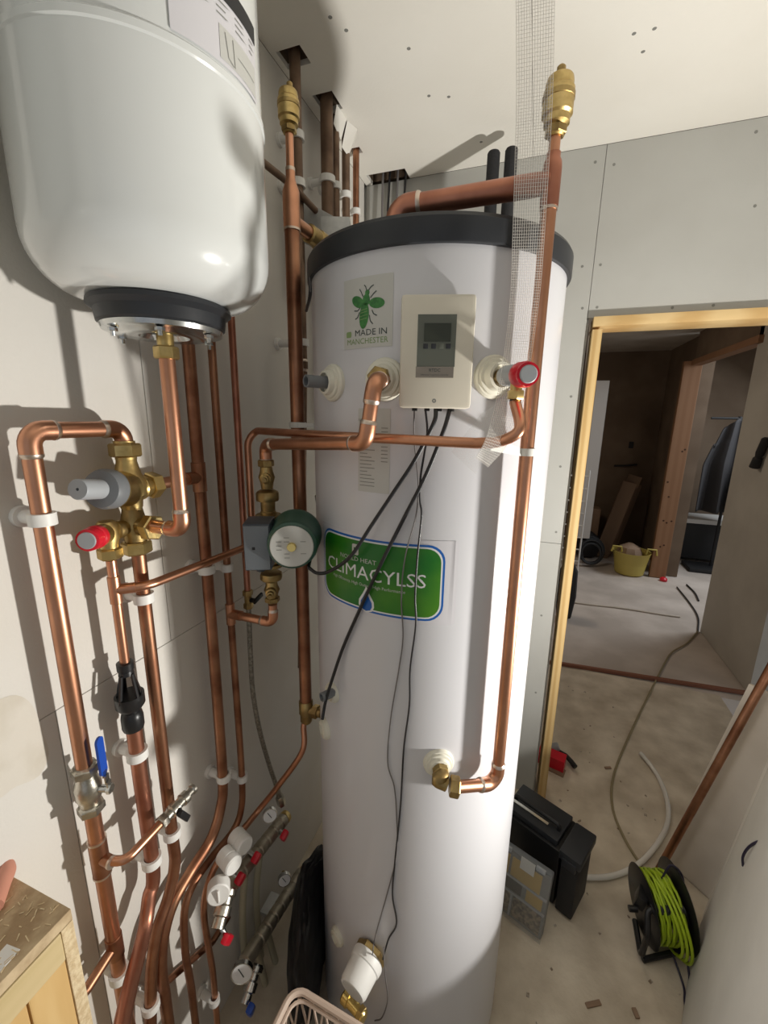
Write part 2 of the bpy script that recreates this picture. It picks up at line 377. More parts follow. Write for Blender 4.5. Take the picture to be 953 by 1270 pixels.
# ------------------------------------------------------------------ hot water cylinder
cyl = thing('hot_water_cylinder', 'tall pale hot water cylinder with black top rim and green label', 'cylinder', (CX, CY, 0))
mb = MB().lathe([(.0001, .012), (CR-.012, .012), (CR, .022), (CR, 1.874)], (CX, CY, 0), (0, 0, 1), 128); obj('jacket', mb, JACK, cyl, ang=30)
mb = MB().lathe([(CR-.004, 1.87), (CR+.006, 1.871), (CR+.0075, 1.874), (CR+.0075, 1.905), (CR+.004, 1.911), (CR-.004, 1.912), (CR-.010, 1.905), (.0001, 1.903)], (CX, CY, 0), (0, 0, 1), 128); obj('top_rim', mb, RUB, cyl, ang=30, label='black plastic top rim')
mb = MB().lathe([(.0001, 0), (CR-.02, 0), (CR-.02, .012), (.0001, .012)], (CX, CY, 0), (0, 0, 1), 64); obj('base', mb, BPLM, cyl)
def boss(t, z, r=.032, h=.02, m=CPL):
    n = frame_dir(t); return obj('boss_collar', MB().lathe([(r, -.004), (r, .004), (r*.93, .007), (r*.85, .0075), (r*.82, .011), (r*.68, .012), (r*.62, h), (r*.5, h+.001), (r*.48, h-.006), (.001, h-.006)], onc(t, z), n, 32), m, cyl)
boss(*(-0.5295, 1.6768)); boss(*(-0.069, 1.6782), .034); boss(*(0.6357, 1.6838), .034, .026); boss(*(0.4045, 0.9648), .03, .018); boss(*(-0.5807, 1.0455), .022, .01); boss(*(-0.7428, 0.9265), .024, .012); boss(*(-0.5455, 0.3647), .022, .012)
n = frame_dir(-.551); p = onc(-.551, 1.677)
def stub(t, z, l=.05, r=.0105, m=GREYP, mo=INKD):
    n = frame_dir(t); p = onc(t, z); s = obj('blanked_stub', MB().lathe([(r, 0), (r, l), (r*.75, l), (r*.75, l-.012), (.0005, l-.012)], p, n, 24), m, cyl); return s
stub(-.535, 1.677, .055); stub(-.545, 1.053, .035, .0095)
# stickers
T0, Z0 = -.165, 1.335
obj('main_label', wrapped([rrect(.302, .158, .006)], T0+.03, Z0, .0004), LFILM, cyl, label='clear backing film of the large green label')
ml = obj('green_label', wrapped([rrect(.272, .142, .030)], T0, Z0, .0008), LBLUE, cyl, label='large rounded green label with blue border')
obj('white_line', wrapped([rrect(.264, .134, .027)], T0, Z0, .0011), LWHT, ml)
obj('green_field', wrapped([rrect(.258, .128, .025)], T0, Z0, .0014), GREEN, ml)
drop = [(0, .026), (.006, .014), (.012, .004), (.0125, -.004), (.009, -.011), (0, -.014), (-.009, -.011), (-.0125, -.004), (-.012, .004), (-.006, .014)]
obj('drop_outline', wrapped([[(x*1.35, y*1.3-.054) for x, y in drop]], T0-.03/CR*.25*4*.25, Z0, .0017), LWHT, ml)
obj('water_drop', wrapped([[(x*1.0, y*1.0-.055) for x, y in drop]], T0-.03/CR*.25*4*.25, Z0, .002), LBLUE, ml)
obj('label_text', wrapped(shift(text_polys('CLIMACYLSS', .036, sx=1.10), -.006, -.008), T0, Z0, .0018), LWHT, ml, label='white block lettering')
obj('label_text', wrapped(shift(text_polys('NORLD HEAT', .012, sx=1.15), -.030, .024), T0, Z0, .0018), LPAPER, ml)
obj('label_text', wrapped(shift(text_polys('High Efficiency, High Output, High Performance', .0085), -.014, -.0215), T0, Z0, .0018), LPAPER, ml)
obj('shield_mark', wrapped(shift([rrect(.015, .021, .003)], -.033, .046), T0, Z0, .0018), LPAPER, ml)
obj('shield_mark', wrapped(shift([rrect(.007, .010, .001)], -.033, .045), T0, Z0, .002), GREEN, ml)
# bee sticker
T1, Z1 = -.213, 1.782
bs = obj('bee_sticker', wrapped([rrect(.095, .106, .001)], T1, Z1, .0005), LPAPER, cyl, label='square white sticker with a green bee')
def A(poly, m, k=0, nm='bee_drawing'): return obj(nm, wrapped(poly, T1, Z1, .0009+k*.0002, cut=.006), m, bs)
A([ellipse(-.004, -.004, .009, .020, -.12), ellipse(0, .0185, .007, .009, -.1), ellipse(.002, .029, .0042, .0045), ellipse(-.0165, .0175, .013, .008, -.5), ellipse(.0195, .0125, .014, .008, -.08)], INKG)
def line(pts, w_):
    out = []
    for (x0, y0), (x1, y1) in zip(pts, pts[1:]):
        dx, dy = x1-x0, y1-y0; l = math.hypot(dx, dy); nx, ny = -dy/l*w_/2, dx/l*w_/2
        out.append([(x0+nx, y0+ny), (x0-nx, y0-ny), (x1-nx, y1-ny), (x1+nx, y1+ny)])
    return out
lg = []
for pts in ([(.001, .032), (-.001, .038), (-.004, .041)], [(.004, .032), (.009, .037), (.014, .039)], [(-.006, .024), (-.010, .032), (-.013, .036)], [(.008, .021), (.013, .026), (.019, .030)],
            [(-.012, .008), (-.017, .004), (-.024, .005)], [(-.013, .002), (-.017, -.006), (-.022, -.008)], [(.011, .003), (.014, -.003), (.020, -.006)], [(.006, -.004), (.008, -.013), (.013, -.018)]): lg += line(pts, .0016)
A(lg, INKD)
A(line([(-.010, .004), (.002, .006)], .0008)+line([(-.011, 0), (.003, .002)], .0008)+line([(-.012, -.005), (.003, -.003)], .0008)+line([(-.012, -.010), (.002, -.008)], .0008), INKP, 1)
A(shift(text_polys('MADE IN', .0135, sx=1.15), .008, -.034), INKD, nm='sticker_text')
A(shift([rrect(.011, .009, .002)], -.036, -.0305), INKP, nm='sticker_text')
A(shift(text_polys('MANCHESTER', .0125, sx=1.02), 0, -.0465), INKP, nm='sticker_text')
# specification plate
T2, Z2 = -.15, 1.562
sp = obj('specification_sticker', wrapped([rrect(.062, .142, .001)], T2, Z2, .0005), LPAPER, cyl, label='narrow paper specification sticker with small print')
L_ = []
random.seed(9)
for k in range(17):
    y = .040-k*.0062; xw = random.choice([.026, .04, .05]); L_.append([(-.027, y), (-.027+xw*.6, y), (-.027+xw*.6, y-.0013), (-.027, y-.0013)])
    if k < 10: L_.append([(.015, y), (.027, y), (.027, y-.0013), (.015, y-.0013)])
obj('small_print', wrapped(L_+shift(text_polys('NORLD HEAT', .006), -.012, .050)+[[(x-.008, y+.062) for x, y in rrect(.006, .009, .002)]], T2, Z2, .0009), INKY, sp)
# ------------------------------------------------------------------ temperature and pressure relief valve on the right boss
t1, z1 = (0.6357, 1.6838); n = frame_dir(t1); p = onc(t1, z1)
tpr = thing('relief_valve', 'temperature relief valve with a red cap on the cylinder right', 'valve', p+n*.02)
q = V((-0.015, 0.585, 1.6753)); d = (q-(p+n*.02)).normalized(); base = p+n*.018; LEN = (q-base).length
obj('valve_body', MB().lathe([(.011, 0), (.011, LEN*.25), (.0135, LEN*.27), (.0135, LEN*.55), (.0115, LEN*.57), (.0115, LEN*.8)], base, d, 24), BRS2, tpr)
obj('grey_sleeve', MB().lathe([(.0145, LEN*.28), (.0148, LEN*.5), (.0125, LEN*.75)], base, d, 24), LGREY, tpr)
obj('cap', MB().lathe([(.014, LEN*.78), (.0165, LEN*.8), (.0165, LEN-.006), (.0148, LEN-.003), (.0148, LEN+.003), (.012, LEN+.003)], base, d, 16), RED, tpr, label='red plastic cap')
obj('cap_button', MB().lathe([(.0112, LEN+.002), (.0112, LEN+.005), (.010, LEN+.006)], base, d, 24), LGREY, tpr)
o0 = base+d*LEN*.68
obj('outlet', MB().cyl(o0, o0-V((0, 0, .026)), .008).hexnut(o0-V((0, 0, .020)), o0-V((0, 0, .032)), .0115), BRS, tpr)
# ------------------------------------------------------------------ controller
tc_, zc = .255, 1.7135
n = frame_dir(tc_); ux = V((math.cos(tc_), math.sin(tc_), 0)); uz = V((0, 0, 1)); face = onc(tc_, zc, .034); bx = Matrix((ux, -n, uz)).transposed()
ctl = thing('cylinder_controller', 'cream wall box controller with display strapped to the cylinder front', 'controller', onc(tc_, zc-.08, .0))
cw, ch = .108, .160
obj('housing', MB().box(face-n*.016, (cw, .034, ch), bx, .006), CTR, ctl)
obj('fascia', MB().box(face+n*.0012-ux*.001+uz*.016, (.056, .0012, .072), bx), PANEL, ctl, label='dark grey inset fascia')
obj('fascia_strip', MB().box(face+n*.0013-ux*.002-uz*.028, (.056, .0014, .0155), bx), PANEL2, ctl)
obj('display', MB().box(face+n*.0021+uz*.0275-ux*.0, (.039, .0008, .025), bx), LCD, ctl)
for i, x in enumerate((-.0165, -.005, .006, .0165)):
    obj('button', MB().box(face+n*.0022+uz*.0085+ux*x, (.007, .0012, .007), bx, .0004), RUB if i != 2 else PANEL, ctl)
obj('control_text', flatmb(shift(text_polys('RTDC', .0065), 0, -.0272), face+n*.0024-ux*.002, ux, uz), INKD, ctl)
obj('control_text', flatmb(shift(text_polys('Differential Temperature Controller', .0028), 0, -.0325), face+n*.0024-ux*.002, ux, uz), INKD, ctl)
obj('screw', MB().lathe([(.0032, 0), (.0032, .0012), (.001, .0012), (.001, .0004)], face-uz*.069-ux*.001, n, 12), INKY, ctl)
for i in range(4):
    obj('cable_gland', MB().cyl(face-n*.014-uz*.078+ux*(-.03+i*.019), face-n*.014-uz*.084+ux*(-.03+i*.019), .0042, 10), BPLM, ctl)
# cables from the controller
def cable(pts, r, m, label, group=None, name='cable', n=8): return single(name, MB().sweep(curve(pts, n), r, 8), m, label, 'cable', group)
cable([(-0.1481, 0.6585, 1.6343), (-0.1485, 0.648, 1.6111), (-0.1747, 0.6425, 1.5546), (-0.2058, 0.6473, 1.5066), (-0.2489, 0.6507, 1.4401), (-0.2884, 0.6477, 1.3778), (-0.3347, 0.66, 1.3397), (-0.3589, 0.655, 1.3333), (-0.3803, 0.66, 1.3397)], .0034, CABL, 'thick black cable looping from controller to the green pump')
cable([(-0.1278, 0.6649, 1.6322), (-0.1337, 0.6523, 1.5992), (-0.1594, 0.6536, 1.5286), (-0.1971, 0.6599, 1.4501), (-0.2385, 0.6577, 1.3587), (-0.2907, 0.6712, 1.2416), (-0.3216, 0.6823, 1.1695), (-0.3449, 0.6847, 1.0993), (-0.3577, 0.6758, 1.0457), (-0.3606, 0.6659, 1.0101)], .0034, CABL, 'thick black cable running from controller down to the lower left boss')
cable([(-0.181, 0.6517, 1.6314), (-0.1817, 0.6597, 1.585), (-0.1739, 0.665, 1.5129), (-0.1751, 0.6607, 1.459), (-0.1918, 0.6624, 1.3856), (-0.1981, 0.6659, 1.3084), (-0.1931, 0.6663, 1.2303), (-0.199, 0.6658, 1.1636), (-0.2123, 0.6651, 1.0568), (-0.2169, 0.665, 0.9543), (-0.2025, 0.6655, 0.9014), (-0.196, 0.666, 0.8343), (-0.1937, 0.6663, 0.7322), (-0.2124, 0.6651, 0.616), (-0.2363, 0.6636, 0.4895), (-0.2345, 0.6394, 0.4681)], .0013, GCAB, 'thin grey sensor wire hanging down the cylinder front')
cable([(-0.1637, 0.6547, 1.6316), (-0.1598, 0.6556, 1.5922), (-0.1675, 0.654, 1.528), (-0.1689, 0.6598, 1.4871), (-0.1658, 0.6624, 1.4595), (-0.1711, 0.6655, 1.3873), (-0.1733, 0.6671, 1.312), (-0.1707, 0.6696, 1.257), (-0.178, 0.6683, 1.167), (-0.1773, 0.6684, 1.0905), (-0.1853, 0.6672, 0.9907), (-0.1883, 0.6669, 0.8564), (-0.1966, 0.666, 0.71), (-0.1999, 0.6657, 0.6213), (-0.1894, 0.6667, 0.5457), (-0.2058, 0.6633, 0.4948), (-0.2133, 0.6491, 0.4531)], .0018, CABL, 'thin black sensor wire hanging beside the grey wire')
cable([(-0.212, 0.6491, 0.4896), (-0.2069, 0.6493, 0.408), (-0.203, 0.6595, 0.3173), (-0.2163, 0.661, 0.2481), (-0.2336, 0.6594, 0.2287)], .0015, GCAB, 'short dark wire curling below the immersion heater')
# ------------------------------------------------------------------ immersion heater and drain fitting
ti, zi = (-0.1084, 0.4296); n = frame_dir(ti); p = onc(ti, zi); e = V((-0.2336, 0.56, 0.5256)); d = (e-p).normalized(); L0 = (e-p).length
im = thing('immersion_heater', 'white capped immersion heater low on the cylinder front', 'heater', p)
d = (n*.8+V((0, 0, -.12))+V((-.10, 0, 0))).normalized()
obj('flange', MB().hexnut(p, p+d*.016, .036), BRS2, im)
obj('cap', MB().lathe([(.036, .014), (.0375, .02), (.036, .032), (.034, .034), (.032, .072), (.029, .078), (.001, .078)], p, d, 28), WPL, im)
obj('cap_disc', MB().lathe([(.026, .0775), (.025, .0792), (.001, .0792)], p, d, 28), LPAPER, im)
p = V((-0.2721, 0.6288, 0.3015)); dv = thing('drain_fitting', 'bright brass drain fitting under the immersion heater', 'fitting', p)
q = onc((-0.2363, 0.2125)[0], p.z)
obj('fitting_body', MB().cyl(q, p, .011).lathe([(.012, -.035), (.0145, -.032), (.0145, -.018), (.011, -.016), (.011, .012), (.0145, .014), (.0145, .026), (.012, .029)], p, (.9, -.3, 0), 24), BRY, dv)
obj('nut', MB().hexnut(p+V((.012, -.004, 0)), p+V((.024, -.008, 0)), .017), BRS, dv)
# ------------------------------------------------------------------ expansion vessel
VX, VY = -.525, .512
ves = thing('expansion_vessel', 'large white expansion vessel with printed label hanging high on the left wall', 'vessel', (VX, VY, 1.69))
RV = .152
prof = [(.0001, 1.768), (.05, 1.768), (.085, 1.770)]
for k in range(1, 9):
    a = PI/2*k/8; prof.append((.092+.06*math.sin(a), 1.838-.066*math.cos(a)))
prof += [(RV, 1.95), (RV, 1.997), (RV+.0018, 1.999), (RV+.0018, 2.006), (RV-.001, 2.009), (RV-.002, 2.3)]
for k in range(1, 7):
    a = PI/2*k/6; prof.append((.09+.06*math.cos(a), 2.3+.055*math.sin(a)))
prof.append((.0001, 2.36))
obj('shell', MB().lathe(prof, (VX, VY, 0), (0, 0, 1), 96), ENM, ves, ang=25)
obj('rubber_ring', MB().lathe([(.088, 1.771), (.093, 1.769), (.094, 1.763), (.086, 1.757), (.084, 1.742), (.078, 1.738)], (VX, VY, 0), (0, 0, 1), 64), RUB, ves, label='black rubber ring')
fl = obj('flange', MB().lathe([(.0001, 1.735), (.030, 1.735), (.034, 1.728), (.060, 1.728), (.066, 1.732), (.079, 1.733), (.081, 1.739), (.078, 1.742)], (VX, VY, 0), (0, 0, 1), 64), CHR, ves, label='zinc plated flange')
for k in range(6):
    a = k*PI/3+.2; q = V((VX+.069*math.cos(a), VY+.069*math.sin(a), 1.731))
    obj('bolt', MB().hexnut(q, q-V((0, 0, .005)), .0062).cyl(q, q-V((0, 0, .011)), .003, 10), CHR, fl)
obj('nozzle', MB().cyl((VX, VY, 1.735), (VX, VY, 1.700), .0115).hexnut((VX, VY, 1.716), (VX, VY, 1.698), .0175), BRS, ves)
v2 = thing('expansion_vessel', 'edge of a second white vessel behind the large one at far left', 'vessel', (-.565, .185, 1.80))
pr2 = [(.0001, 0)]+[(.05+.062*math.sin(PI/2*k/6), .05-.05*math.cos(PI/2*k/6)) for k in range(7)]+[(.112, .42), (.08, .46), (.0001, .465)]
obj('shell', MB().lathe(pr2, (-.565, .185, 1.80), (0, 0, 1), 48), ENM, v2, ang=25)
obj('bracket', MB().box((-.665, .185, 1.95), (.03, .06, .12), None, .003), GALV, v2)
# vessel label wrapped round the shell
def vwrap(polys, t0, z0, off): return wrapped(polys, t0, z0, off, R=RV, c=(VX, VY), cut=.01)
tv, zv_ = 1.43, 2.052
def vt(u): return u
lb = obj('vessel_label', vwrap([rrect(.128, .082, .002)], tv, zv_, .0006), LFILM, ves, label='pale printed label with a black stripe along its top')
obj('label_stripe', vwrap(shift([rrect(.128, .019, .001)], 0, .0315), tv, zv_, .001), BPLM, lb)
obj('label_circle', vwrap([ellipse(-.046, .030, .009, .009)], tv, zv_, .0014), LWHT, lb)
obj('label_text', vwrap([[(-.018, .033), (.006, .033), (.006, .029), (-.018, .029)]], tv, zv_, .0014), LWHT, lb)
L_ = []
for k in range(8):
    for x0, w_ in ((-.060, .016), (-.040, .024), (-.010, .024), (.018, .024), (.046, .014)):
        if k > 2 and (x0 < -.03 or x0 > -.02): continue
        L_.append([(x0, .018-k*.006), (x0+w_*random.uniform(.5, 1), .018-k*.006), (x0+w_*.5, .0165-k*.006), (x0, .0165-k*.006)])
obj('small_print', vwrap(L_, tv, zv_, .0011), INKY, lb)
obj('label_picture', vwrap([[(-.008, -.004), (.06, -.004), (.06, -.036), (-.008, -.036)]], tv, zv_, .001), LPAPER, lb)
obj('label_drawing', vwrap(line([(.0, -.008), (.004, -.030), (.012, -.034)], .0012)+line([(.012, -.008), (.014, -.034)], .0012)+line([(.02, -.02), (.055, -.022)], .001), tv, zv_, .0014), INKY, lb)
# ------------------------------------------------------------------ copper pipework on the left wall
PXP = -.635
def run(name, label, pts, r, m=COP, group=None, **k):
    pts = [V(p) for p in pts]; low = min(pts, key=lambda p: p.z); t = thing(name, label, 'pipe', low, group); pipe(t, pts, r, m, **k); return t
# vessel drop pipe
vp = run('copper_pipe', 'copper pipe dropping from the expansion vessel to the brass valve group', [(VX, VY, 1.700), (VX, VY, 1.435), (-.602, .512, 1.435)], .0112, COP)
# the arch
zt = (-0.635, 0.4371, 1.5941)[2]
aA = run('copper_pipe', 'thick leftmost copper pipe arching over to the brass pressure valve', [(PXP, .376, .30), (PXP, .376, zt), (PXP, .515, zt), (PXP, .515, 1.50)], .0118, COP)
clip(aA, (PXP, .376, (-0.635, 0.3683, 1.4739)[2]), .0118); clip(aA, (PXP, .376, (-0.635, 0.355, 0.6094)[2]), .0118)
# ball valve in the left pipe
zb = (-0.635, 0.3729, 1.0214)[2]
bv = thing('ball_valve', 'nickel lever ball valve with blue handle in the leftmost pipe', 'valve', (PXP, .376, zb-.045))
mb = MB().lathe([(.0125, -.046), (.016, -.044), (.0175, -.030), (.0150, -.028), (.0165, -.018), (.0195, -.010), (.0195, .010), (.0165, .018), (.0150, .028), (.0175, .030), (.0175, .043), (.0125, .046)], (PXP, .376, zb), (0, 0, 1), 24); obj('valve_body', mb, NIK, bv)
obj('hex_end', MB().hexnut((PXP, .376, zb-.044), (PXP, .376, zb-.030), .020), NIK, bv); obj('hex_end', MB().hexnut((PXP, .376, zb+.030), (PXP, .376, zb+.044), .020), NIK, bv)
sd = V((.93, .36, 0)).normalized(); q0 = V((PXP, .376, zb))
obj('stem', MB().cyl(q0+sd*.014, q0+sd*.036, .006, 12).hexnut(q0+sd*.031, q0+sd*.038, .0085), CHR, bv)
hp = [q0+sd*.034+V((0, 0, -.004)), q0+sd*.035+V((0, 0, .014)), q0+sd*.030+V((0, 0, .025)), q0+sd*.030+V((0, 0, .034))]
ty = sd.cross(V((0, 0, 1)))
mb = MB()
for a, b in zip(hp, hp[1:]):
    mb.box((a+b)/2, (.010, .002, (b-a).length+.002), Matrix((ty, sd, V((0, 0, 1)))).transposed())
hd = obj('lever', mb, CHR, bv)
obj('handle', MB().prism(rrect(.0155, .070, .0075), q0+sd*.031+V((0, 0, .062)), ty, V((0, 0, 1)), .004), BLU, hd, label='blue handle sleeve')
# tee and cross branch
zt2 = (-0.635, 0.3765, 0.8818)[2]
tee = thing('drain_branch', 'copper tee branch crossing in front of pipes to a small nickel valve', 'pipe', (PXP, .376, zt2-.03))
obj('tee', MB().cyl((PXP, .376, zt2-.036), (PXP, .376, zt2+.036), .0137, 20, .001).cyl((PXP, .376, zt2), (PXP+.028, .376, zt2), .0095), COP2, tee)
for a_, b_, r_ in (((PXP, .376, zt2+.034), (PXP, .376, zt2+.038), .0142), ((PXP, .376, zt2-.038), (PXP, .376, zt2-.034), .0142), ((PXP+.026, .376, zt2), (PXP+.030, .376, zt2), .0102)): obj('solder_joint', MB().cyl(a_, b_, r_), SOLD, tee)
pipe(tee, [(PXP+.02, .376, zt2), (PXP+.048, .386, zt2), (PXP+.048, .46, zt2)], .0076, COP, ring=None, R=.02)
vb = V((PXP+.048, .455, zt2)); ya = V((0, 1, 0))
obj('valve_body', MB().hexnut(vb, vb+ya*.014, .0125).lathe([(.0095, .014), (.0095, .024), (.0125, .026), (.0125, .040), (.0095, .042), (.0095, .052), (.0125, .053), (.0125, .064), (.008, .066), (.008, .076), (.0102, .078), (.0102, .083), (.006, .084)], vb, ya, 20), NIK, tee)
obj('valve_lever', MB().cyl(vb+ya*.033, vb+ya*.033+V((.014, 0, 0)), .006).box(vb+ya*.033+V((.019, .004, -.012)), (.008, .012, .034), Euler((.5, 0, 0)).to_matrix(), .002), BPL, tee, label='short black lever')
# short stub to the left of the pipe
p = V((-0.635, 0.3883, 0.6789)); st = run('copper_pipe', 'short copper stub running from the leftmost pipe towards the wood frame', [(PXP, .378, p.z), (PXP+.01, .31, p.z-.004), (-0.645, 0.2786, 0.7348)], .0085, COP2, ring=None)
obj('tee', MB().cyl((PXP, .376, p.z-.024), (PXP, .376, p.z+.024), .0135, 20, .001), COP2, st)
# second pipe with the black tundish
zB = [(-0.635, 0.4649, 1.3841)[2], (-0.635, 0.4683, 1.1906)[2], (-0.635, 0.4666, 1.0697)[2]]
bB = run('copper_pipe', 'narrow copper pipe from the red capped valve down to the black tundish', [(PXP, .466, zB[0]), (PXP, .466, zB[1])], .0078)
tun = thing('tundish', 'black plastic tundish with open window between two copper pipes', 'tundish', (PXP, .466, zB[2]))
hh = zB[1]-zB[2]+.012; z0 = zB[2]-.004
obj('top_socket', MB().lathe([(.009, hh), (.0135, hh-.001), (.0135, hh-.014), (.0115, hh-.016), (.0125, hh-.024), (.006, hh-.027)], (PXP, .466, z0), (0, 0, 1), 24), BPL, tun)
def shell(prof, o, a0, a1, n=14, th=.0022):
    mb = MB(); vs_ = []; k = len(prof); o = V(o)
    for i in range(n+1):
        a = a0+(a1-a0)*i/n
        for off in (0, -th):
            for r, h in prof: vs_.append(o+V((math.cos(a)*(r+off), math.sin(a)*(r+off), h)))
    fs = []
    for i in range(n):
        for j in range(k-1):
            q = i*2*k+j; w2 = (i+1)*2*k+j; fs += [(q, w2, w2+1, q+1), (q+k, q+k+1, w2+k+1, w2+k)]
        for j in (0, k-1): q = i*2*k+j; w2 = (i+1)*2*k+j; fs.append((q, q+k, w2+k, w2))
    for i in (0, n):
        for j in range(k-1): q = i*2*k+j; fs.append((q, q+1, q+k+1, q+k))
    return mb.add(vs_, fs)
view = math.atan2(-.466, .635)
for da in (1.15, 1.15+2.2):
    obj('cheek', shell([(.0105, hh-.020), (.0215, hh*.47), (.0215, hh*.38)], (PXP, .466, z0), view+da-.45+.35, view+da+1.35), BPL, tun)
obj('strut', MB().sweep([(PXP+.012*math.cos(view+.75), .466+.012*math.sin(view+.75), z0+hh-.022), (PXP+.0215*math.cos(view+.6), .466+.0215*math.sin(view+.6), z0+hh*.47)], .0032, 8), BPL, tun)
obj('strut', MB().sweep([(PXP+.012*math.cos(view-.75), .466+.012*math.sin(view-.75), z0+hh-.022), (PXP+.0215*math.cos(view-.75), .466+.0215*math.sin(view-.75), z0+hh*.47)], .0032, 8), BPL, tun)
obj('funnel', MB().lathe([(.019, hh*.52), (.0235, hh*.52), (.0235, hh*.37), (.017, hh*.30), (.0135, hh*.27), (.0165, hh*.24), (.0180, hh*.18), (.0180, hh*.04), (.0165, 0), (.012, 0)], (PXP, .466, z0), (0, 0, 1), 32), BPL, tun)
lowB = [(PXP, .466, zB[2]), (PXP, .466, (-0.635, 0.4585, 0.7367)[2]), (-0.633, 0.4495, 0.6947), (-0.622, 0.4283, 0.6627), (-0.6, 0.3941, 0.656), (-0.565, 0.3465, 0.668), (-0.52, 0.2911, 0.6806)]
bL = thing('copper_pipe', 'copper pipe under the tundish curving forward at the bottom', 'pipe', lowB[-1])
obj('pipe', MB().sweep(curve([lowB[0], (PXP, .466, .95)]+lowB[1:], 6), .0128, 20), COPR, bL)
clip(bL, (PXP, .466, (-0.635, 0.4589, 1.0111)[2]), .0128); clip(bL, (PXP, .466, (-0.635, 0.4639, 0.7642)[2]), .0128)
# third pipe
zC = (-0.635, 0.5076, 1.4037)[2]
cp = [(PXP, .517, zC), (PXP, .517, 1.2), (PXP, .517, 1.0), (PXP, .517, (-0.635, 0.5141, 0.7721)[2]), (-0.635, 0.5155, 0.6965), (-0.635, 0.4914, 0.6368), (-0.635, 0.4603, 0.5982), (-0.635, 0.4396, 0.5424), (-0.635, 0.4258, 0.4646), (-0.635, 0.4102, 0.3417)]
cC = thing('copper_pipe', 'copper pipe right of the tundish that bends near the floor', 'pipe', cp[-1]); obj('pipe', MB().sweep(curve(cp, 6), .0115, 20), COP2, cC)
for q in ((175,742), (213,1033), (190,1245)): pass
clip(cC, (PXP, .517, (-0.635, 0.5129, 1.2972)[2]), .0118); clip(cC, (PXP, .517, (-0.635, 0.5163, 0.7737)[2]), .0118); clip(cC, V((-0.635, 0.4232, 0.4441)), .0118)
# fourth pipe
def wallpipe(label, y, top, px, r, m, clips=()):
    pts = [(PXP, y, top)]+[(PXP, y, top+(px[0][2]-top)*k/4) for k in (1, 2, 3)]+px
    t = thing('copper_pipe', label, 'pipe', px[-1]); obj('pipe', MB().sweep(curve(pts, 6), r, 18), m, t)
    for z in clips: clip(t, (PXP, y, z), r)
    return t
cD = wallpipe('dark copper pipe behind the vessel drop pipe bending at the bottom', .673, 2.05, [(-0.635, 0.6692, 0.7769), (-0.635, 0.6554, 0.6966), (-0.635, 0.6171, 0.6436), (-0.635, 0.5501, 0.6267), (-0.635, 0.4982, 0.6055), (-0.635, 0.467, 0.5551), (-0.635, 0.4542, 0.4848), (-0.635, 0.4544, 0.4024), (-0.635, 0.4538, 0.2548)], .0118, COP2, ((-0.635, 0.6624, 1.2963)[2], (-0.635, 0.6598, 0.7672)[2]))
cE = wallpipe('narrow copper pipe carrying the pump tee right of the dark pipe', .736, 2.05, [(-0.635, 0.7354, 0.7152), (-0.635, 0.7229, 0.6139), (-0.635, 0.6855, 0.5855), (-0.635, 0.6169, 0.5911), (-0.635, 0.5575, 0.5871), (-0.635, 0.5249, 0.5499), (-0.635, 0.5151, 0.4455), (-0.635, 0.5192, 0.3133), (-0.635, 0.5185, 0.1256)], .0082, COP2, ((-0.635, 0.7279, 1.279)[2], (-0.635, 0.7312, 0.7042)[2]))
zF = (-0.635, 0.8007, 1.1905)[2]
cF = thing('copper_pipe', 'thin red copper pipe ending at the small black lever valve', 'pipe', (PXP, .802, zF)); obj('pipe', MB().sweep([(PXP, .802, 2.1), (PXP, .802, zF)], .0078, 18), COPR, cF)
vF = thing('isolating_valve', 'small brass isolating valve with black lever above the hose', 'valve', (PXP, .802, zF-.035))
obj('valve_body', MB().hexnut((PXP, .802, zF+.006), (PXP, .802, zF-.008), .0125).cyl((PXP, .802, zF-.008), (PXP, .802, zF-.03), .009).hexnut((PXP, .802, zF-.028), (PXP, .802, zF-.042), .012), BRS2, vF)
obj('lever', MB().cyl((PXP+.008, .802, zF-.019), (PXP+.018, .802, zF-.019), .006).box((PXP+.022, .812, zF-.016), (.006, .036, .011), Euler((.25, 0, 0)).to_matrix(), .002), BPL, vF, label='black lever')
hs = thing('braided_hose', 'grey braided filling hose curving down from the black lever valve', 'hose', V((-0.6111, 0.86, 0.537)))
obj('hose', MB().sweep(curve([(PXP, .802, zF-.04), (-0.634, 0.7968, 1.0155), (-0.63, 0.7926, 0.914), (-0.6222, 0.8, 0.8009), (-0.622, 0.83, 0.6722), (-0.6113, 0.85, 0.5666)], 8), .0062, 10), BRAID, hs)
e0, e1 = V((-0.6137, 0.85, 0.5742)), V((-0.6054, 0.858, 0.5124)); obj('end_nut', MB().cyl(e0, e1, .0085, 14).hexnut(e0+(e1-e0)*.6, e1+(e1-e0)*.15, .0125), NIK, hs)
# diagonal thin pipe from the lower tee down to the floor bend
gp = [(-.498, .836, .845), (-.502, .825, .828), (-0.4935, 0.8, 0.7738), (-0.5509, 0.77, 0.6744), (-0.5995, 0.745, 0.6019), (-0.6, 0.6683, 0.6095), (-0.61, 0.6078, 0.5989), (-0.62, 0.5777, 0.556), (-0.63, 0.5706, 0.4829), (-0.635, 0.5776, 0.3736), (-0.635, 0.5832, 0.2712), (-0.635, 0.5818, 0.1476), (-0.635, 0.5789, 0.005)]
cG = thing('copper_pipe', 'thin copper pipe slanting down from the lower brass tee to the floor', 'pipe', gp[-1]); obj('pipe', MB().sweep(curve(gp, 8), .0075, 16), COP, cG)
clip(cG, V((-0.635, 0.5794, 0.1804)), .008)
# rung pipe between low pipes
p0, p1 = V((-0.664, 0.451, 0.4089)), V((-0.664, 0.6192, 0.2986))
run('copper_pipe', 'short copper rung crossing between the two lowest thin pipes', [p0, p1, p1+V((.0, .06, 0))], .0075, COP2, ring=None)
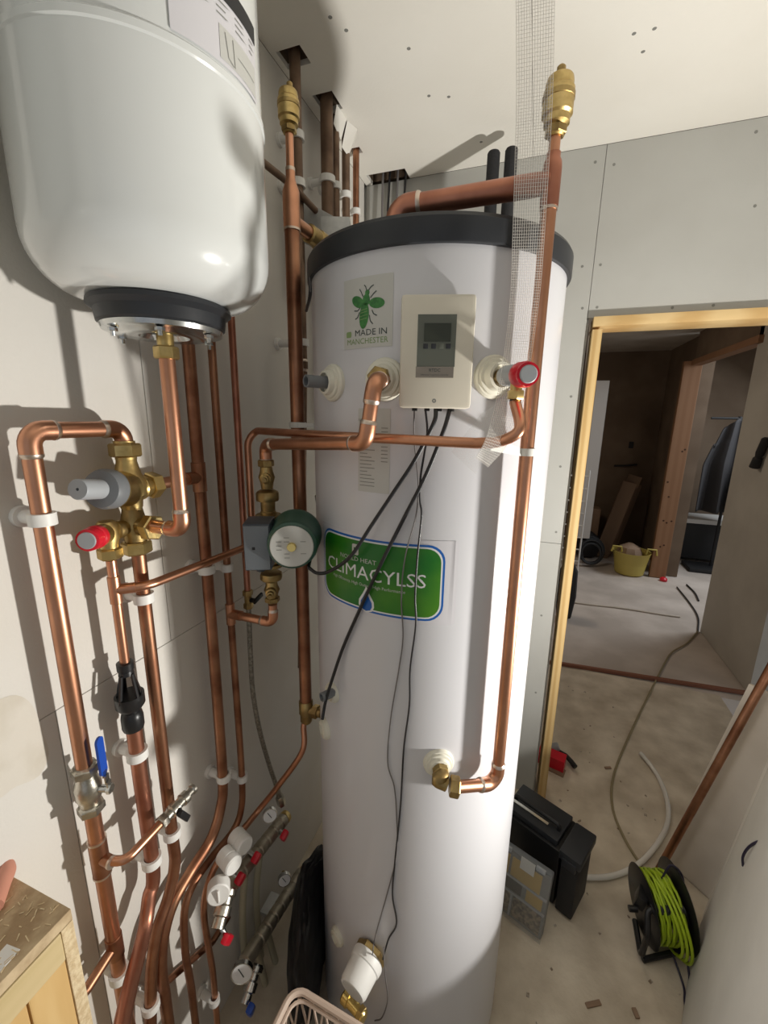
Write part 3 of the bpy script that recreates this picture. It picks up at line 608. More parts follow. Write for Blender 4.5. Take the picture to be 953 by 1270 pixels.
# horizontal 15 mm pipe from the tee by the red valve to the discharge pipe
zH = (-0.635, 0.4708, 1.3324)[2]; zE = (-0.6, 0.7811, 1.3231)[2]
hz = run('copper_pipe', 'copper discharge pipe from the relief valve looping across the cylinder to the left tee',
    [(-.628, .468, zH), (-.6, .50, zH+.0), (-.6, .788, zE), (-.6, .788, (-0.6, 0.7893, 1.4847)[2]+.078), (-.585, .80, 1.585), (-.30, .64, 1.587), (-.075, .615, 1.585)], .0078, COP, ring=None, R=.045)
obj('tee', MB().cyl((PXP, .466, zH-.024), (PXP, .466, zH+.024), .0095, 18, .001).cyl((PXP, .466, zH), (-.612, .486, zH), .009), COP, hz)
o1 = o0-V((0, 0, .034))
obj('bend', MB().sweep(curve([(-.078, .615, 1.585), (-.045, .608, 1.589), (-.020, .602, 1.606), (o1.x+.001, o1.y, 1.64), o1], 8), .0078, 16), COP, hz)
# ------------------------------------------------------------------ brass valve group
gz = (-0.6, 0.4842, 1.4945)[2]
prv = thing('pressure_reducing_valve', 'brass pressure reducing valve with slanted grey adjusting cap', 'valve', (PXP, .515, gz-.03))
c0 = V((PXP, .515, gz))
obj('inlet_nut', MB().hexnut(c0+V((0, 0, .054)), c0+V((0, 0, .076)), .024).cyl(c0+V((0, 0, .05)), c0+V((0, 0, .08)), .016), BRS, prv)
obj('valve_body', MB().lathe([(.0145, -.036), (.017, -.03), (.018, -.02), (.026, -.010), (.027, .010), (.020, .026), (.0155, .046), (.0155, .058)], c0, (0, 0, 1), 28).lathe([(.0155, 0), (.022, .020), (.0185, .028), (.0165, .038)], c0, (0, 1, 0), 24), BRS, prv)
obj('outlet_nut', MB().hexnut(c0+V((0, .036, 0)), c0+V((0, .056, 0)), .0235), BRS, prv)
tip = V((-0.598, 0.4042, 1.5136)); cd = (tip-c0).normalized(); CL = (tip-c0).length
obj('bonnet', MB().lathe([(.020, 0), (.0290, .010), (.0290, CL*.33), (.0300, CL*.35), (.0300, CL*.42)], c0, cd, 36), BRS, prv)
obj('collar', MB().lathe([(.0305, CL*.40), (.0312, CL*.42), (.0312, CL*.54), (.028, CL*.60), (.016, CL*.62)], c0, cd, 36), GREYP, prv, label='dark grey collar')
obj('adjusting_cap', MB().lathe([(.0150, CL*.6), (.0150, CL*.985), (.014, CL), (.0022, CL), (.0022, CL-.004), (.0001, CL-.004)], c0, cd, 36), LGREY, prv, label='light grey adjusting cap')
oc = run('copper_pipe', 'short copper pipe from the brass valve outlet to the dark pipe', [(PXP, .56, gz), (PXP, .665, gz)], .0105, COP)
obj('tee', MB().cyl((PXP, .673, gz-.030), (PXP, .673, gz+.030), .0138, 20, .001).cyl((PXP, .64, gz), (PXP, .673, gz), .0125), COP2, oc)
mz = (-0.62, 0.5001, 1.4314)[2]; m0 = V((PXP, .515, mz))
grp = thing('brass_manifold_block', 'brass cross fitting below the pressure valve with four nuts', 'fitting', m0-V((0, 0, .04)))
obj('block', MB().lathe([(.0165, -.03), (.019, -.012), (.0220, 0), (.019, .012), (.0155, .03), (.0155, .036)], m0, (0, 0, 1), 24).lathe([(.016, 0), (.014, .03), (.014, .036)], m0, (1, 0, 0), 24).lathe([(.0155, 0), (.0125, .02), (.0155, .026), (.0155, .034), (.011, .038), (.011, .05)], m0, (0, -1, 0), 24), BRS2, grp)
obj('nut', MB().hexnut(m0-V((0, 0, .028)), m0-V((0, 0, .050)), .0240), BRS, grp)
obj('nut', MB().hexnut(m0+V((.030, 0, 0)), m0+V((.048, 0, 0)), .0225), BRS, grp)
erv = thing('relief_valve', 'brass expansion relief valve with red knob at the left of the group', 'valve', (PXP, .466, mz-.04))
e0 = V((PXP, .466, mz))
kt = V((-0.606, 0.4113, 1.4353)); kd = (kt-e0).normalized(); KL = (kt-e0).length
obj('valve_body', MB().lathe([(.013, -.034), (.014, -.02), (.0175, -.008), (.0175, .010), (.012, .018)], e0, (0, 0, 1), 24).lathe([(.012, 0), (.0165, .012), (.0165, KL*.45), (.012, KL*.5)], e0, kd, 24), BRS, erv)
obj('nut', MB().hexnut(e0-V((0, 0, .026)), e0-V((0, 0, .044)), .0185), BRS, erv)
obj('knob', MB().lathe([(.0135, KL*.44), (.0175, KL*.47), (.0180, KL*.62), (.0160, KL*.65), (.0160, KL*.72), (.0175, KL*.75), (.0165, KL*.95), (.0130, KL*.97)], e0, kd, 24), RED, erv, label='red plastic knob')
obj('knob_face', MB().lathe([(.0128, KL*.95), (.0128, KL*.985), (.0118, KL), (.0001, KL)], e0, kd, 24), LGREY, erv)
# ------------------------------------------------------------------ circulating pump
PXX, PYY = -.517, .735
zp = (-0.4961, 0.735, 1.356)[2]; zu = 1.553
ph = run('copper_pipe', 'copper pipe looping from the cylinder boss across to the pump top', [(-0.2319, 0.6573, 1.6771), (-0.2257, 0.5941, 1.6707), V((-0.2257, 0.5941, 1.6707))+V((-.012, -.004, -.090)), (PXX+.0, PYY, zu+.008), (PXX, PYY, zu-.04)], .0108, COP, R=.020)
b0 = onc((-0.069, 1.6782)[0], (-0.069, 1.6782)[1]); nn = frame_dir((-0.069, 1.6782)[0])
obj('boss_nut', MB().hexnut(b0+nn*.016, b0+nn*.032, .019), BRS2, ph)
zv = (-0.5129, 0.735, 1.4934)[2]
pv = thing('pump_valve', 'brass gate valve above the green pump', 'valve', (PXX, PYY, zv-.03))
def pumpvalve(root, z, s, mm):
    c = V((PXX, PYY, z))
    obj('valve_body', MB().hexnut(c+V((0, 0, .022*s)), c+V((0, 0, .036*s)), .0165).lathe([(.012, -.024*s), (.0135, -.012*s), (.017, 0), (.0135, .012*s), (.012, .024*s)], c, (0, 0, 1), 24), mm, root)
    obj('bonnet', MB().lathe([(.011, .01), (.011, .024), (.0075, .026), (.0075, .034), (.0045, .035), (.0045, .043)], c, (.45, -.85, .0), 16), mm, root)
    obj('union_nut', MB().lathe([(.015, -.05*s), (.023, -.049*s), (.024, -.045*s), (.024, -.034*s), (.022, -.030*s), (.014, -.026*s)], c, (0, 0, 1), 10), mm, root)
pumpvalve(pv, zv, 1, BRS2)
pv2 = thing('pump_valve', 'brass valve with small bright tap below the green pump', 'valve', (PXX, PYY, (-0.5057, 0.735, 1.2382)[2]-.03))
pumpvalve(pv2, (-0.5054, 0.735, 1.2439)[2], -.8, BRS2)
pm = thing('circulating_pump', 'small green circulating pump with round silver name plate', 'pump', (PXX, PYY, zp-.04))
pc = V((PXX, PYY, zp))
pt_ = V((-0.517, 0.735, 1.4105)); obj('volute', MB().cyl(pc-V((0, 0, .052)), V((PXX, PYY, pt_.z+.012)), .0165, 24, .002).cyl(V((PXX, PYY, pt_.z-.006)), V((PXX, PYY, pt_.z+.004)), .027, 24, .001).cyl(V((PXX, PYY, pt_.z)), V((PXX, PYY, zv-.03)), .015, 24, .001).lathe([(.034, -.018), (.050, -.012), (.052, .006), (.048, .020)], pc, (.40, -.90, -.1), 36).cyl(pc-V((0, 0, .058)), pc-V((0, 0, .050)), .026, 24, .001).cyl(pc+V((0, 0, .050)), pc+V((0, 0, .058)), .026, 24, .001), BRS2, pm)
ft = V((-0.403, 0.64, 1.3842)); ad = V((.42, -.90, -.03)).normalized(); fc = ft
L1 = (fc-pc).length
a0 = fc-ad*.085
obj('motor', MB().lathe([(.048, 0), (.051, .004), (.051, .018), (.0475, .024), (.0475, .070), (.045, .080), (.041, .083), (.0001, .083)], a0, ad, 40), GPUMP, pm)
npl = obj('name_plate', MB().lathe([(.0395, .0825), (.0400, .0845), (.0385, .086), (.0001, .086)], a0, ad, 40), LPAPER, pm, label='round silver name plate')
obj('vent_screw', MB().lathe([(.0085, .086), (.0085, .090), (.0075, .092), (.0001, .092)], a0, ad, 24), BRY, pm, label='bright brass vent screw')
sx = V((0, 0, 1)).cross(ad).normalized(); su = ad.cross(sx).normalized()
L_ = []
for k in range(7):
    y = .026-k*.0078
    for x0 in (-.028, -.014, .016):
        if abs(y) < .010 and x0 > -.02: continue
        if math.hypot(x0+.005, y) < .026: L_.append([(x0, y), (x0+.010, y), (x0+.010, y-.0014), (x0, y-.0014)])
obj('plate_print', flatmb(L_, a0+ad*.0863, sx, su), INKY, npl)
Rb = Matrix((sx, -ad, su)).transposed()
bc = a0+ad*.036-sx*.066-su*.008
obj('terminal_box', MB().box(bc, (.050, .060, .092), Rb, .003), PBOX, pm, label='dark grey terminal box')
obj('terminal_lid', MB().box(bc+ad*.031, (.046, .006, .086), Rb, .002), PBOXL, pm)
obj('cable_gland', MB().cyl(bc-su*.036+ad*.01, bc-su*.054+ad*.01, .008, 12).box(bc-su*.040-ad*.004, (.022, .022, .016), Rb, .002), PBOX, pm)
obj('switch', MB().box(bc-sx*.023+su*.005, (.004, .020, .022), Rb, .002).box(bc+ad*.033-sx*.006, (.006, .003, .006), Rb, .001), BPL, pm)
z3 = (-0.5198, 0.735, 1.1638)[2]
lp = run('copper_pipe', 'copper elbow pipe under the pump joining the narrow wall pipe', [(PXX, PYY, z3+.045), (PXX, PYY, z3), (PXP, PYY, z3)], .0098, COP, R=.018)
obj('tee', MB().cyl((PXP, .736, z3-.026), (PXP, .736, z3+.026), .0105, 20, .001).cyl((PXP, .736, z3), (PXP+.03, .736, z3), .0115), COP, lp)
cable([(-0.3803, 0.66, 1.3397), (-0.4403, 0.8, 1.3667), (-0.4895, 0.9, 1.3935), (-0.5481, 1, 1.4062)], .003, CABL, 'black cable end behind the tall pipe near the green label')
# ------------------------------------------------------------------ tall pipe with air vent
TX, TY = -.5, .836
tp = run('copper_pipe', 'thick tall copper pipe left of the cylinder with a brass vent on top', [(TX, TY, .86), (TX, TY, 2.055)], .0153, COP2)
obj('reducer', MB().lathe([(.0153, 1.985), (.0170, 1.987), (.0170, 2.03), (.0170, 2.052), (.0120, 2.066), (.0092, 2.075), (.0092, 2.092)], (TX, TY, 0), (0, 0, 1), 24), COP, tp)
obj('solder_joint', MB().cyl((TX, TY, 1.983), (TX, TY, 1.987), .0174), SOLD, tp); obj('solder_joint', MB().cyl((TX, TY, 2.088), (TX, TY, 2.094), .0095), SOLD, tp)
obj('vent_pipe', MB().cyl((TX, TY, 2.07), (TX, TY, (-0.5, 0.836, 2.1532)[2]), .0078), COP, tp)
bt = V((-0.4013, 0.7479, 0.9123)); bn = V((TX+.012, TY, bt.z))
obj('lower_tee', MB().lathe([(.0165, .860), (.0185, .862), (.0185, .895), (.0165, .898)], (TX, TY, 0), (0, 0, 1), 12).lathe([(.001, .832), (.013, .833), (.0155, .838), (.0155, .862)], (TX, TY, 0), (0, 0, 1), 20).cyl((TX, TY, .872), (TX+.045, TY, .872), .0125).hexnut((TX+.020, TY, .872), (TX+.036, TY, .872), .0175), BRS2, tp, label='aged brass tee joining the cylinder')
def airvent(name, label, x, y, z, hs=.68):
    t = thing(name, label, 'valve', (x, y, z)); LT = lambda mb, prof, o, seg: mb.lathe([(r, h*hs) for r, h in prof], o, (0, 0, 1), seg)
    obj('vent_body', LT(MB(), [(.010, 0), (.0125, .004), (.0125, .018), (.0175, .022), (.0175, .034), (.0205, .038), (.0205, .080), (.0185, .084), (.0185, .092), (.0175, .100), (.0165, .102), (.0001, .102)], (x, y, z), 28), BRS, t)
    obj('nut', MB().hexnut((x, y, z+.002), (x, y, z+.012), .0150), BRS2, t)
    obj('ribbed_band', LT(MB(), [(.0205, .062), (.0215, .063), (.0215, .072), (.0205, .073)], (x, y, z), 20), BRS2, t)
    obj('vent_cap', LT(MB(), [(.0045, .100), (.0045, .116), (.006, .117), (.006, .126), (.004, .129), (.0001, .129)], (x, y+.006, z), 14), BRS2, t); return t
airvent('air_vent', 'brass automatic air vent on the tall left pipe under the ceiling', TX, TY, (-0.5, 0.836, 2.1505)[2])
mb = MB()
zb2 = (-0.5, 0.836, 1.5989)[2]
mb.lathe([(.0156, -.006), (.0185, -.006), (.0185, .006), (.0156, .006), (.0156, -.006)], (TX, TY, zb2), (0, 0, 1), 20).box((TX+.042, TY-.018, zb2), (.060, .003, .010))
single('pipe_strap', mb, BAND, 'pale plastic strap joining tall left pipe to the cylinder', 'strap')
# branch from the tall pipe towards the back
br = run('copper_pipe', 'copper branch with brass union behind the top of the tall pipe', [(TX, TY, 2.002), (TX+.012, TY+.11, 1.998), (TX+.03, TY+.20, 1.99), (TX+.03, TY+.20, 1.80)], .0135, COP2, R=.02)
obj('union', MB().lathe([(.015, .055), (.019, .058), (.019, .085), (.016, .088), (.021, .092), (.021, .112), (.016, .115)], (TX, TY, 2.002), (.012, .11, -.004), 14), BRS2, br, label='aged brass union')
# narrow pipe behind tall pipe
n2 = run('copper_pipe', 'dark narrow copper pipe behind the tall pipe', [(-.602, .985, .88), (-.6, 1.042, 1.75), (-.6, 1.042, 2.0)], .0100, COP3)
clip(n2, (-.6, 1.042, (-0.6, 1.0417, 1.8074)[2]), .0100)
run('copper_pipe', 'thin copper pipe crossing behind the left air vent', [(-.605, .70, 2.135), (-.605, 1.02, 2.16), (-.605, 1.20, 2.15), (-.605, 1.20, 1.95)], .0078, COP3, ring=None, R=.03)
# pipes rising through the ceiling
def riser(label, x, y, r, m, z0=1.4, cl=()):
    t = thing('copper_pipe', label, 'pipe', (x, y, z0), None); obj('pipe', MB().cyl((x, y, z0), (x, y, 2.6), r), m, t)
    for z in cl: clip(t, (x, y, z), r)
    return t
riser('dull copper pipe entering the ceiling hole nearest the left vent', -.628, 1.085, .0135, COP3, 1.95, ((-0.628, 1.0882, 2.3006)[2], (-0.628, 1.0902, 2.1975)[2]))
riser('thick dull pipe entering the second ceiling hole', -.622, 1.240, .0175, COP3, 1.6, ((-0.62, 1.1916, 2.2746)[2],))
riser('copper pipe with shiny lower end at the torn ceiling hole', -.628, 1.305, .0125, COP3, 1.6, ((-0.628, 1.2982, 2.2886)[2],))
riser('copper pipe in the third ceiling hole behind torn paper', -.630, 1.385, .0125, COP3, 1.6, ((-0.63, 1.4079, 2.2995)[2],))
riser('thin copper pipe last before the wall corner', -.632, 1.47, .0105, COP2, 1.6, ((-0.632, 1.4995, 2.2877)[2],))
# cables in the corner hole
for i, (x, y) in enumerate(((-.60, 1.64), (-.58, 1.645), (-.555, 1.65), (-.53, 1.652))):
    cable([(x, y-.01*i, 1.7), (x-.01*(i % 2), y, 2.1), (x+.004*i, y, 2.45), (x+.01, y, 2.62)], .0042, CABL if i % 2 else GCAB, ('grey cable at the far left in the ceiling corner hole', 'black cable second from the left in the ceiling corner hole', 'grey cable third from the left in the ceiling corner hole', 'black cable at the right in the ceiling corner hole')[i], 'cables in the ceiling corner')
# grey wiring centre box on the wall
gb = thing('junction_box', 'grey metal box on the wall behind the cylinder rim', 'box', (-.54, 1.04, 1.98))
obj('box_body', MB().box((-.545, 1.14, 2.06), (.075, .10, .11), Euler((0, 0, .35)).to_matrix(), .003), GALV, gb)
obj('yellow_sticker', MB().box((-.510, 1.115, 2.04), (.03, .022, .012), Euler((0, 0, .35)).to_matrix(), .001), YEL, gb)
obj('mounting_rail', MB().box((-.62, 1.14, 2.12), (.10, .012, .09), Euler((0, .5, 0)).to_matrix(), .001), GALV, gb)
cable([(-0.3831, 0.6921, 1.8465), (-0.3712, 0.6721, 1.8156), (-0.4125, 0.7307, 1.8063)], .003, CABL, 'short black cable hanging at the left under the rim')
# lagged tubes behind the cylinder
for i, (x, lab) in enumerate(((-.192, 'left'), (-.140, 'right'))):
    t = single('lagged_pipe', MB().lathe([(.019, .001), (.019, 2.40), (.016, 2.405), (.0001, 2.405)], (x, 1.5, 0), (0, 0, 1), 24), FOAM, '%s one of the two black lagged pipes behind the cylinder top' % lab, 'pipe', None)
# ------------------------------------------------------------------ right hand pipework in front of the cylinder
RX, RY, RZ = -.0100, .730, 1.951
zlo = (-0.0105, 0.73, 0.9242)[2]
bo = onc(*(0.4045, 0.9648)); bn4 = frame_dir((0.4045, 0.9648)[0])
rp = run('copper_pipe', 'long copper pipe down the right front of the cylinder', [(RX, RY, 1.96), (RX, RY, zlo-.010), V((-0.0808, 0.655, 0.9537))], .0112, COP, R=.022)
el = thing('brass_elbow', 'brass elbow coupling from the low front boss to the long pipe', 'fitting', bo+bn4*.02)
p1 = V((-0.0793, 0.655, 0.9542)); p2 = V((-0.1083, 0.648, 0.9578))
obj('elbow_body', MB().sweep(curve([bo+bn4*.012, bo+bn4*.035, V(p2)+V((-.006, .004, 0.003)), p1-V((.018, 0, 0))], 6), .0130, 20), BRS2, el)
dd = (p1-p2).normalized()
obj('nut', MB().hexnut(p1-dd*.012, p1+dd*.006, .0185), BRS2, el); obj('nut', MB().hexnut(bo+bn4*.018, bo+bn4*.030, .0165), BRS2, el)
tt = run('copper_pipe', 'thick copper pipe from the cylinder top across to the right air vent', [(-.245, .735, 1.89), (-.245, .735, 1.951), (-.03, .731, 1.951)], .0155, COPR, R=.024)
obj('tee', MB().cyl((-.062, RY, RZ), (RX, RY, RZ), .0150, 20, .002).lathe([(.0128, -.032), (.0132, -.028), (.0132, .016), (.0125, .024), (.0098, .030), (.0098, .036)], (RX, RY, RZ), (0, 0, 1), 20), COPR, tt)
obj('solder_joint', MB().cyl((RX, RY, RZ-.036), (RX, RY, RZ-.032), .0124), SOLD, tt)
obj('vent_pipe', MB().cyl((RX, RY, RZ+.03), (RX, RY, (-0.01, 0.73, 2.0078)[2]), .0078), COP, tt)
airvent('air_vent', 'brass automatic air vent on top of the right pipe against ceiling', RX, RY, (-0.01, 0.73, 2.0058)[2])
# strap across to the right pipe
zs = (-0.01, 0.73, 1.5673)[2]
single('pipe_strap', MB().lathe([(.0114, -.006), (.0138, -.006), (.0138, .006), (.0114, .006), (.0114, -.006)], (RX, RY, zs), (0, 0, 1), 20).add([V((RX-.008, RY-.012, zs-.006)), V((RX-.008, RY-.012, zs+.006)), V((-.056, .668, zs+.022)), V((-.062, .668, zs+.004))], [(0, 1, 2, 3)]), BAND, 'pale plastic strap round the right pipe level with discharge pipe', 'strap')
# scrim tape hanging from the ceiling
cl_ = [V((-0.0532, 0.69, 2.1909)), V((-0.0472, 0.69, 2.1242)), V((-0.0402, 0.69, 2.0362)), V((-0.0365, 0.688, 1.961)), V((-0.033, 0.688, 1.8728)), V((-0.0311, 0.69, 1.8008)), V((-0.0329, 0.675, 1.722)), V((-0.0369, 0.62, 1.6408)), V((-0.0482, 0.595, 1.589)), V((-0.0653, 0.592, 1.5599))]
cl_ = curve(cl_, 10); W_ = .048
tape = thing('scrim_tape', 'loose strip of white mesh jointing tape hanging from the ceiling', 'tape', cl_[-1])
side = []
for i, p in enumerate(cl_):
    f = i/(len(cl_)-1); tw = .15+max(0, f-.25)*1.1+max(0, f-.72)*1.2
    side.append(V((math.cos(tw), math.sin(tw)*.6, -max(0, f-.7)*.9)).normalized()*(W_*(1-.22*f)))
mb = MB()
for j in range(15):
    s = -.5+j/14; mb.sweep([p+side[i]*s for i, p in enumerate(cl_)], .0003, 3, False)
acc = 0; lastp = cl_[0]
for i in range(len(cl_)-1):
    n_ = max(1, int((cl_[i+1]-cl_[i]).length/.0031))
    for k in range(n_):
        f = k/n_; p = cl_[i].lerp(cl_[i+1], f); sv = side[i].lerp(side[i+1], f); mb.sweep([p-sv*.5, p+sv*.5], .00019, 3, False)
o = obj('mesh_threads', mb, SCRIM, tape, smooth=False); o['kind'] = 'stuff'
mb = MB(); mb.add([p+side[i]*s for i, p in enumerate(cl_) for s in (-.5, .5)], [(2*i, 2*i+1, 2*i+3, 2*i+2) for i in range(len(cl_)-1)])
obj('adhesive_film', mb, TAPEF, tape)
single('polythene_scrap', MB().add([V((-0.0754, 0.64, 1.6276)), V((-0.0298, 0.628, 1.6541)), V((-0.0245, 0.612, 1.5977)), V((-0.0607, 0.6, 1.575)), V((-0.0741, 0.6, 1.5428)), V((-0.1159, 0.632, 1.5705))], [(0, 1, 2, 3), (0, 3, 4, 5)]), FILM, 'scrap of clear polythene hanging behind the tape end', 'film')
# ------------------------------------------------------------------ underfloor manifolds low on the wall
def bar(name, label, a, b, r, m):
    a = V(a); b = V(b); d = (b-a).normalized(); L = (b-a).length; t = thing(name, label, 'manifold', min((a, b), key=lambda p: p.z))
    pr = [(r*.6, 0), (r, .003)]; x = .02
    while x < L-.03: pr += [(r, x), (r*.86, x+.003), (r*.86, x+.008), (r, x+.011)]; x += .035
    pr += [(r, L-.003), (r*.6, L)]
    obj('bar', MB().lathe(pr, a, d, 20), m, t); return t, a, d, L
m1, a1, d1, L1_ = bar('manifold', 'upper heating manifold bar with white caps and red handles', (-0.61, 0.8726, 0.4337), (-0.61, 0.6447, 0.4827), .0185, MANI)
obj('end_cap', MB().cyl(a1-d1*.002, a1-d1*.016, .018, 20, .002), BRS, m1)
for P in (V((-0.56, 0.6421, 0.6229)), V((-0.56, 0.6012, 0.6157))):
    d = V((.94, -.34, 0))
    obj('actuator_cap', MB().lathe([(.014, .0), (.0215, .004), (.0215, .026), (.020, .028), (.0215, .030), (.0215, .044), (.019, .047), (.0001, .047)], P-d*.045, d, 24), WPL, m1, label='round white actuator cap')
for P in (V((-0.575, 0.8229, 0.4445)), V((-0.59, 0.7153, 0.4867)), V((-0.585, 0.6459, 0.5084))):
    obj('red_handle', MB().box(P, (.018, .026, .036), Euler((.5, .3, 0)).to_matrix(), .006), RED, m1, label='red handle'); obj('handle_stem', MB().cyl(P, P+V((-.035, .006, .004)), .006, 10), CHR, m1)
P = V((-0.575, 0.7618, 0.5779)); gd = V((.62, -.75, .2)).normalized()
def gauge(root, P, r, gd):
    g = obj('gauge', MB().lathe([(r*.8, -.012), (r, -.010), (r, .001), (r*.93, .001), (r*.90, 0), (.0001, 0)], P, gd, 28), CHR, root)
    obj('gauge_face', MB().lathe([(r*.9, .0004), (r*.9, .0008), (.0001, .0008)], P, gd, 28), LWHT, g)
    sx_ = gd.cross(V((0, 0, 1))).normalized(); su_ = sx_.cross(gd)
    obj('needle', flatmb(line([(-r*.2, -r*.3), (r*.3, r*.55)], r*.1), P+gd*.0013, sx_, su_), INKD, g)
    obj('stem', MB().cyl(P-gd*.010, P-gd*.030, .005, 10), BRS2, root)
gauge(m1, P, .019, gd)
v0 = V((-0.6, 0.6229, 0.5061)); v1 = V((-0.585, 0.5626, 0.4693))
dv2 = (v1-v0).normalized(); LL = (v1-v0).length
fv = thing('manifold_valve', 'nickel valve with red lever and white cap at the upper manifold end', 'valve', v1)
obj('valve_body', MB().lathe([(.019, 0), (.022, .004), (.022, .014), (.017, .018), (.017, .03), (.020, .034), (.020, LL*.7), (.015, LL*.74), (.015, LL)], v0, dv2, 20), NIK, fv)
obj('lever', MB().box(V((-0.565, 0.5682, 0.4399)), (.014, .020, .048), Euler((.5, .2, 0)).to_matrix(), .004), RED, fv, label='red lever'); obj('stem', MB().cyl(v1+dv2*-.010, V((-0.565, 0.5682, 0.4399)), .006, 10), CHR, fv)
P = V((-0.57, 0.5593, 0.5817)); obj('white_cap', MB().lathe([(.021, -.028), (.0245, -.026), (.0245, 0), (.022, .002), (.0001, .002)], P, gd, 28).box(P+gd*.004, (.004, .006, .032), Euler((.0, .0, 0)).to_matrix(), .001), WPL, fv, label='round white valve cap')
m2, a2, d2_, L2_ = bar('manifold', 'lower heating manifold bar with gauge above the black sack', (-0.595, 0.9355, 0.1534), (-0.595, 0.6479, 0.2171), .0195, MANI)
obj('end_cap', MB().cyl(a2-d2_*.002, a2-d2_*.014, .014, 20, .002), BRS2, m2)
obj('bracket', MB().box(V((-0.63, 0.8115, 0.1732)), (.03, .06, .016), None, .003), GALV, m2)
gauge(m2, V((-0.57, 0.8057, 0.3032)), .0185, gd)
P = V((-0.56, 0.89, 0.1398)); obj('blue_handle', MB().box(P, (.012, .014, .024), Euler((.4, .2, 0)).to_matrix(), .003), BLU, m2, label='blue handle')
gv = thing('gauge_valve', 'chrome valve with round pressure gauge and blue tap low down', 'valve', V((-0.56, 0.6204, 0.0918)))
v0 = V((-0.58, 0.6821, 0.1705)); v1 = V((-0.575, 0.6178, 0.1364)); dd_ = (v1-v0).normalized(); LL = (v1-v0).length
obj('valve_body', MB().lathe([(.016, 0), (.019, .004), (.019, .014), (.013, .018), (.013, .03), (.0175, .034), (.0175, LL*.7), (.012, LL*.75), (.012, LL)], v0, dd_, 20), CHR, gv)
gauge(gv, V((-0.545, 0.5829, 0.3181)), .025, V((.45, -.85, .25)).normalized())
obj('blue_tap', MB().box(V((-0.555, 0.6142, 0.1358)), (.018, .022, .036), Euler((.3, .2, 0)).to_matrix(), .006), BLU, gv, label='blue tap handle'); obj('stem', MB().cyl(v1-dd_*.01, V((-0.555, 0.6142, 0.1358)), .006, 10), CHR, gv)
PEXP = [([(-0.64, 0.7901, 0.3794), (-0.645, 0.7716, 0.2576), (-0.65, 0.7775, 0.0573), (-0.65, 0.7925, -0.172), (-0.65, 0.7904, -0.4278)], 'first cream plastic pipe hanging from the upper manifold'),
        ([(-0.64, 0.7259, 0.3931), (-0.645, 0.7118, 0.2806), (-0.65, 0.7115, 0.1282), (-0.65, 0.7128, -0.2375)], 'second cream plastic pipe hanging from the upper manifold'),
        ([(-0.61, 0.7617, 0.1669), (-0.6, 0.7928, -0.0547), (-0.6, 0.8241, -0.2685), (-0.6, 0.8263, -0.4632)], 'third cream plastic pipe hanging from the lower manifold'),
        ([(-0.61, 0.716, 0.1684), (-0.6, 0.7326, -0.0197), (-0.6, 0.7601, -0.205), (-0.6, 0.7756, -0.362)], 'fourth cream plastic pipe hanging from the lower manifold')]
for pts, lab in PEXP: single('plastic_pipe', MB().sweep(curve(pts, 6), .0095, 12), PEX, lab, 'pipe', 'plastic pipes below the manifolds')
# black sack between the wall and the cylinder
bm = bmesh.new(); bmesh.ops.create_icosphere(bm, subdivisions=5, radius=1)
from mathutils import noise
for v in bm.verts:
    q = v.co.copy(); k = 1+.10*noise.noise(q*2.3)+.04*noise.noise(q*7)
    v.co = V((-.490+.050*q.x*k+.35*max(0, .80-(.79+.17*q.y*k)), .79+.17*q.y*k, max(.001, .17+.23*q.z*k)))
bm.verts.index_update()
mb = MB().add([v.co.copy() for v in bm.verts], [[v.index for v in f.verts] for f in bm.faces]); bm.free()
single('black_sack', mb, mat('black_sack_film', (.004, .004, .005), .5), 'black rubbish sack between the cylinder and left wall', 'sack')
# ------------------------------------------------------------------ beige lattice basket at the bottom edge
zB_ = .40; bz = [V((-0.4031, 0.5442, 0.4)), V((-0.3849, 0.5633, 0.4)), V((-0.2474, 0.5552, 0.4))]
bk = thing('plastic_basket', 'beige lattice plastic basket at the bottom of the view', 'basket', (-.30, .42, .0))
ux_ = (bz[2]-bz[1]).normalized(); uy_ = V((0, 0, 1)).cross(ux_)
cc = bz[1]+ux_*.13-uy_*.10; 
def bp(u, v, z): return cc+ux_*u+uy_*v+V((0, 0, z-zB_))
ol = rrect(.27, .21, .03, 5)
mb = MB(); ring = [bp(u, v, zB_) for u, v in ol]; mb.sweep(ring+[ring[0], ring[1]], .007, 8, False)
inner = [bp(u*.93, v*.92, zB_-.008) for u, v in ol]; mb.sweep(inner+[inner[0], inner[1]], .004, 6, False)
obj('rim', mb, BASK, bk)
mb = MB(); k = len(ol)
def per(s, z, sc):
    s = s % 1; L_tot = sum(math.dist(ol[i], ol[(i+1) % k]) for i in range(k)); d = s*L_tot
    for i in range(k):
        l = math.dist(ol[i], ol[(i+1) % k])
        if d <= l: f = d/l; return bp((ol[i][0]*(1-f)+ol[(i+1) % k][0]*f)*sc, (ol[i][1]*(1-f)+ol[(i+1) % k][1]*f)*sc, z)
        d -= l
    return bp(*ol[0], z)
N_ = 30
for row in range(4):
    z1_ = zB_-.005-row*.09; z2_ = z1_-.09
    for i in range(N_):
        s1, s2 = 1-.03*row, 1-.03*(row+1)
        mb.sweep([per(i/N_, z1_, s1), per((i+.5)/N_, z2_, s2)], .0025, 4, False); mb.sweep([per((i+.5)/N_, z2_, s2), per((i+1)/N_, z1_, s1)], .0025, 4, False)
    r_ = [per(i/60, z2_, s2) for i in range(61)]; mb.sweep(r_, .003, 5, False)
o = obj('lattice', mb, BASK, bk); o['kind'] = 'stuff'
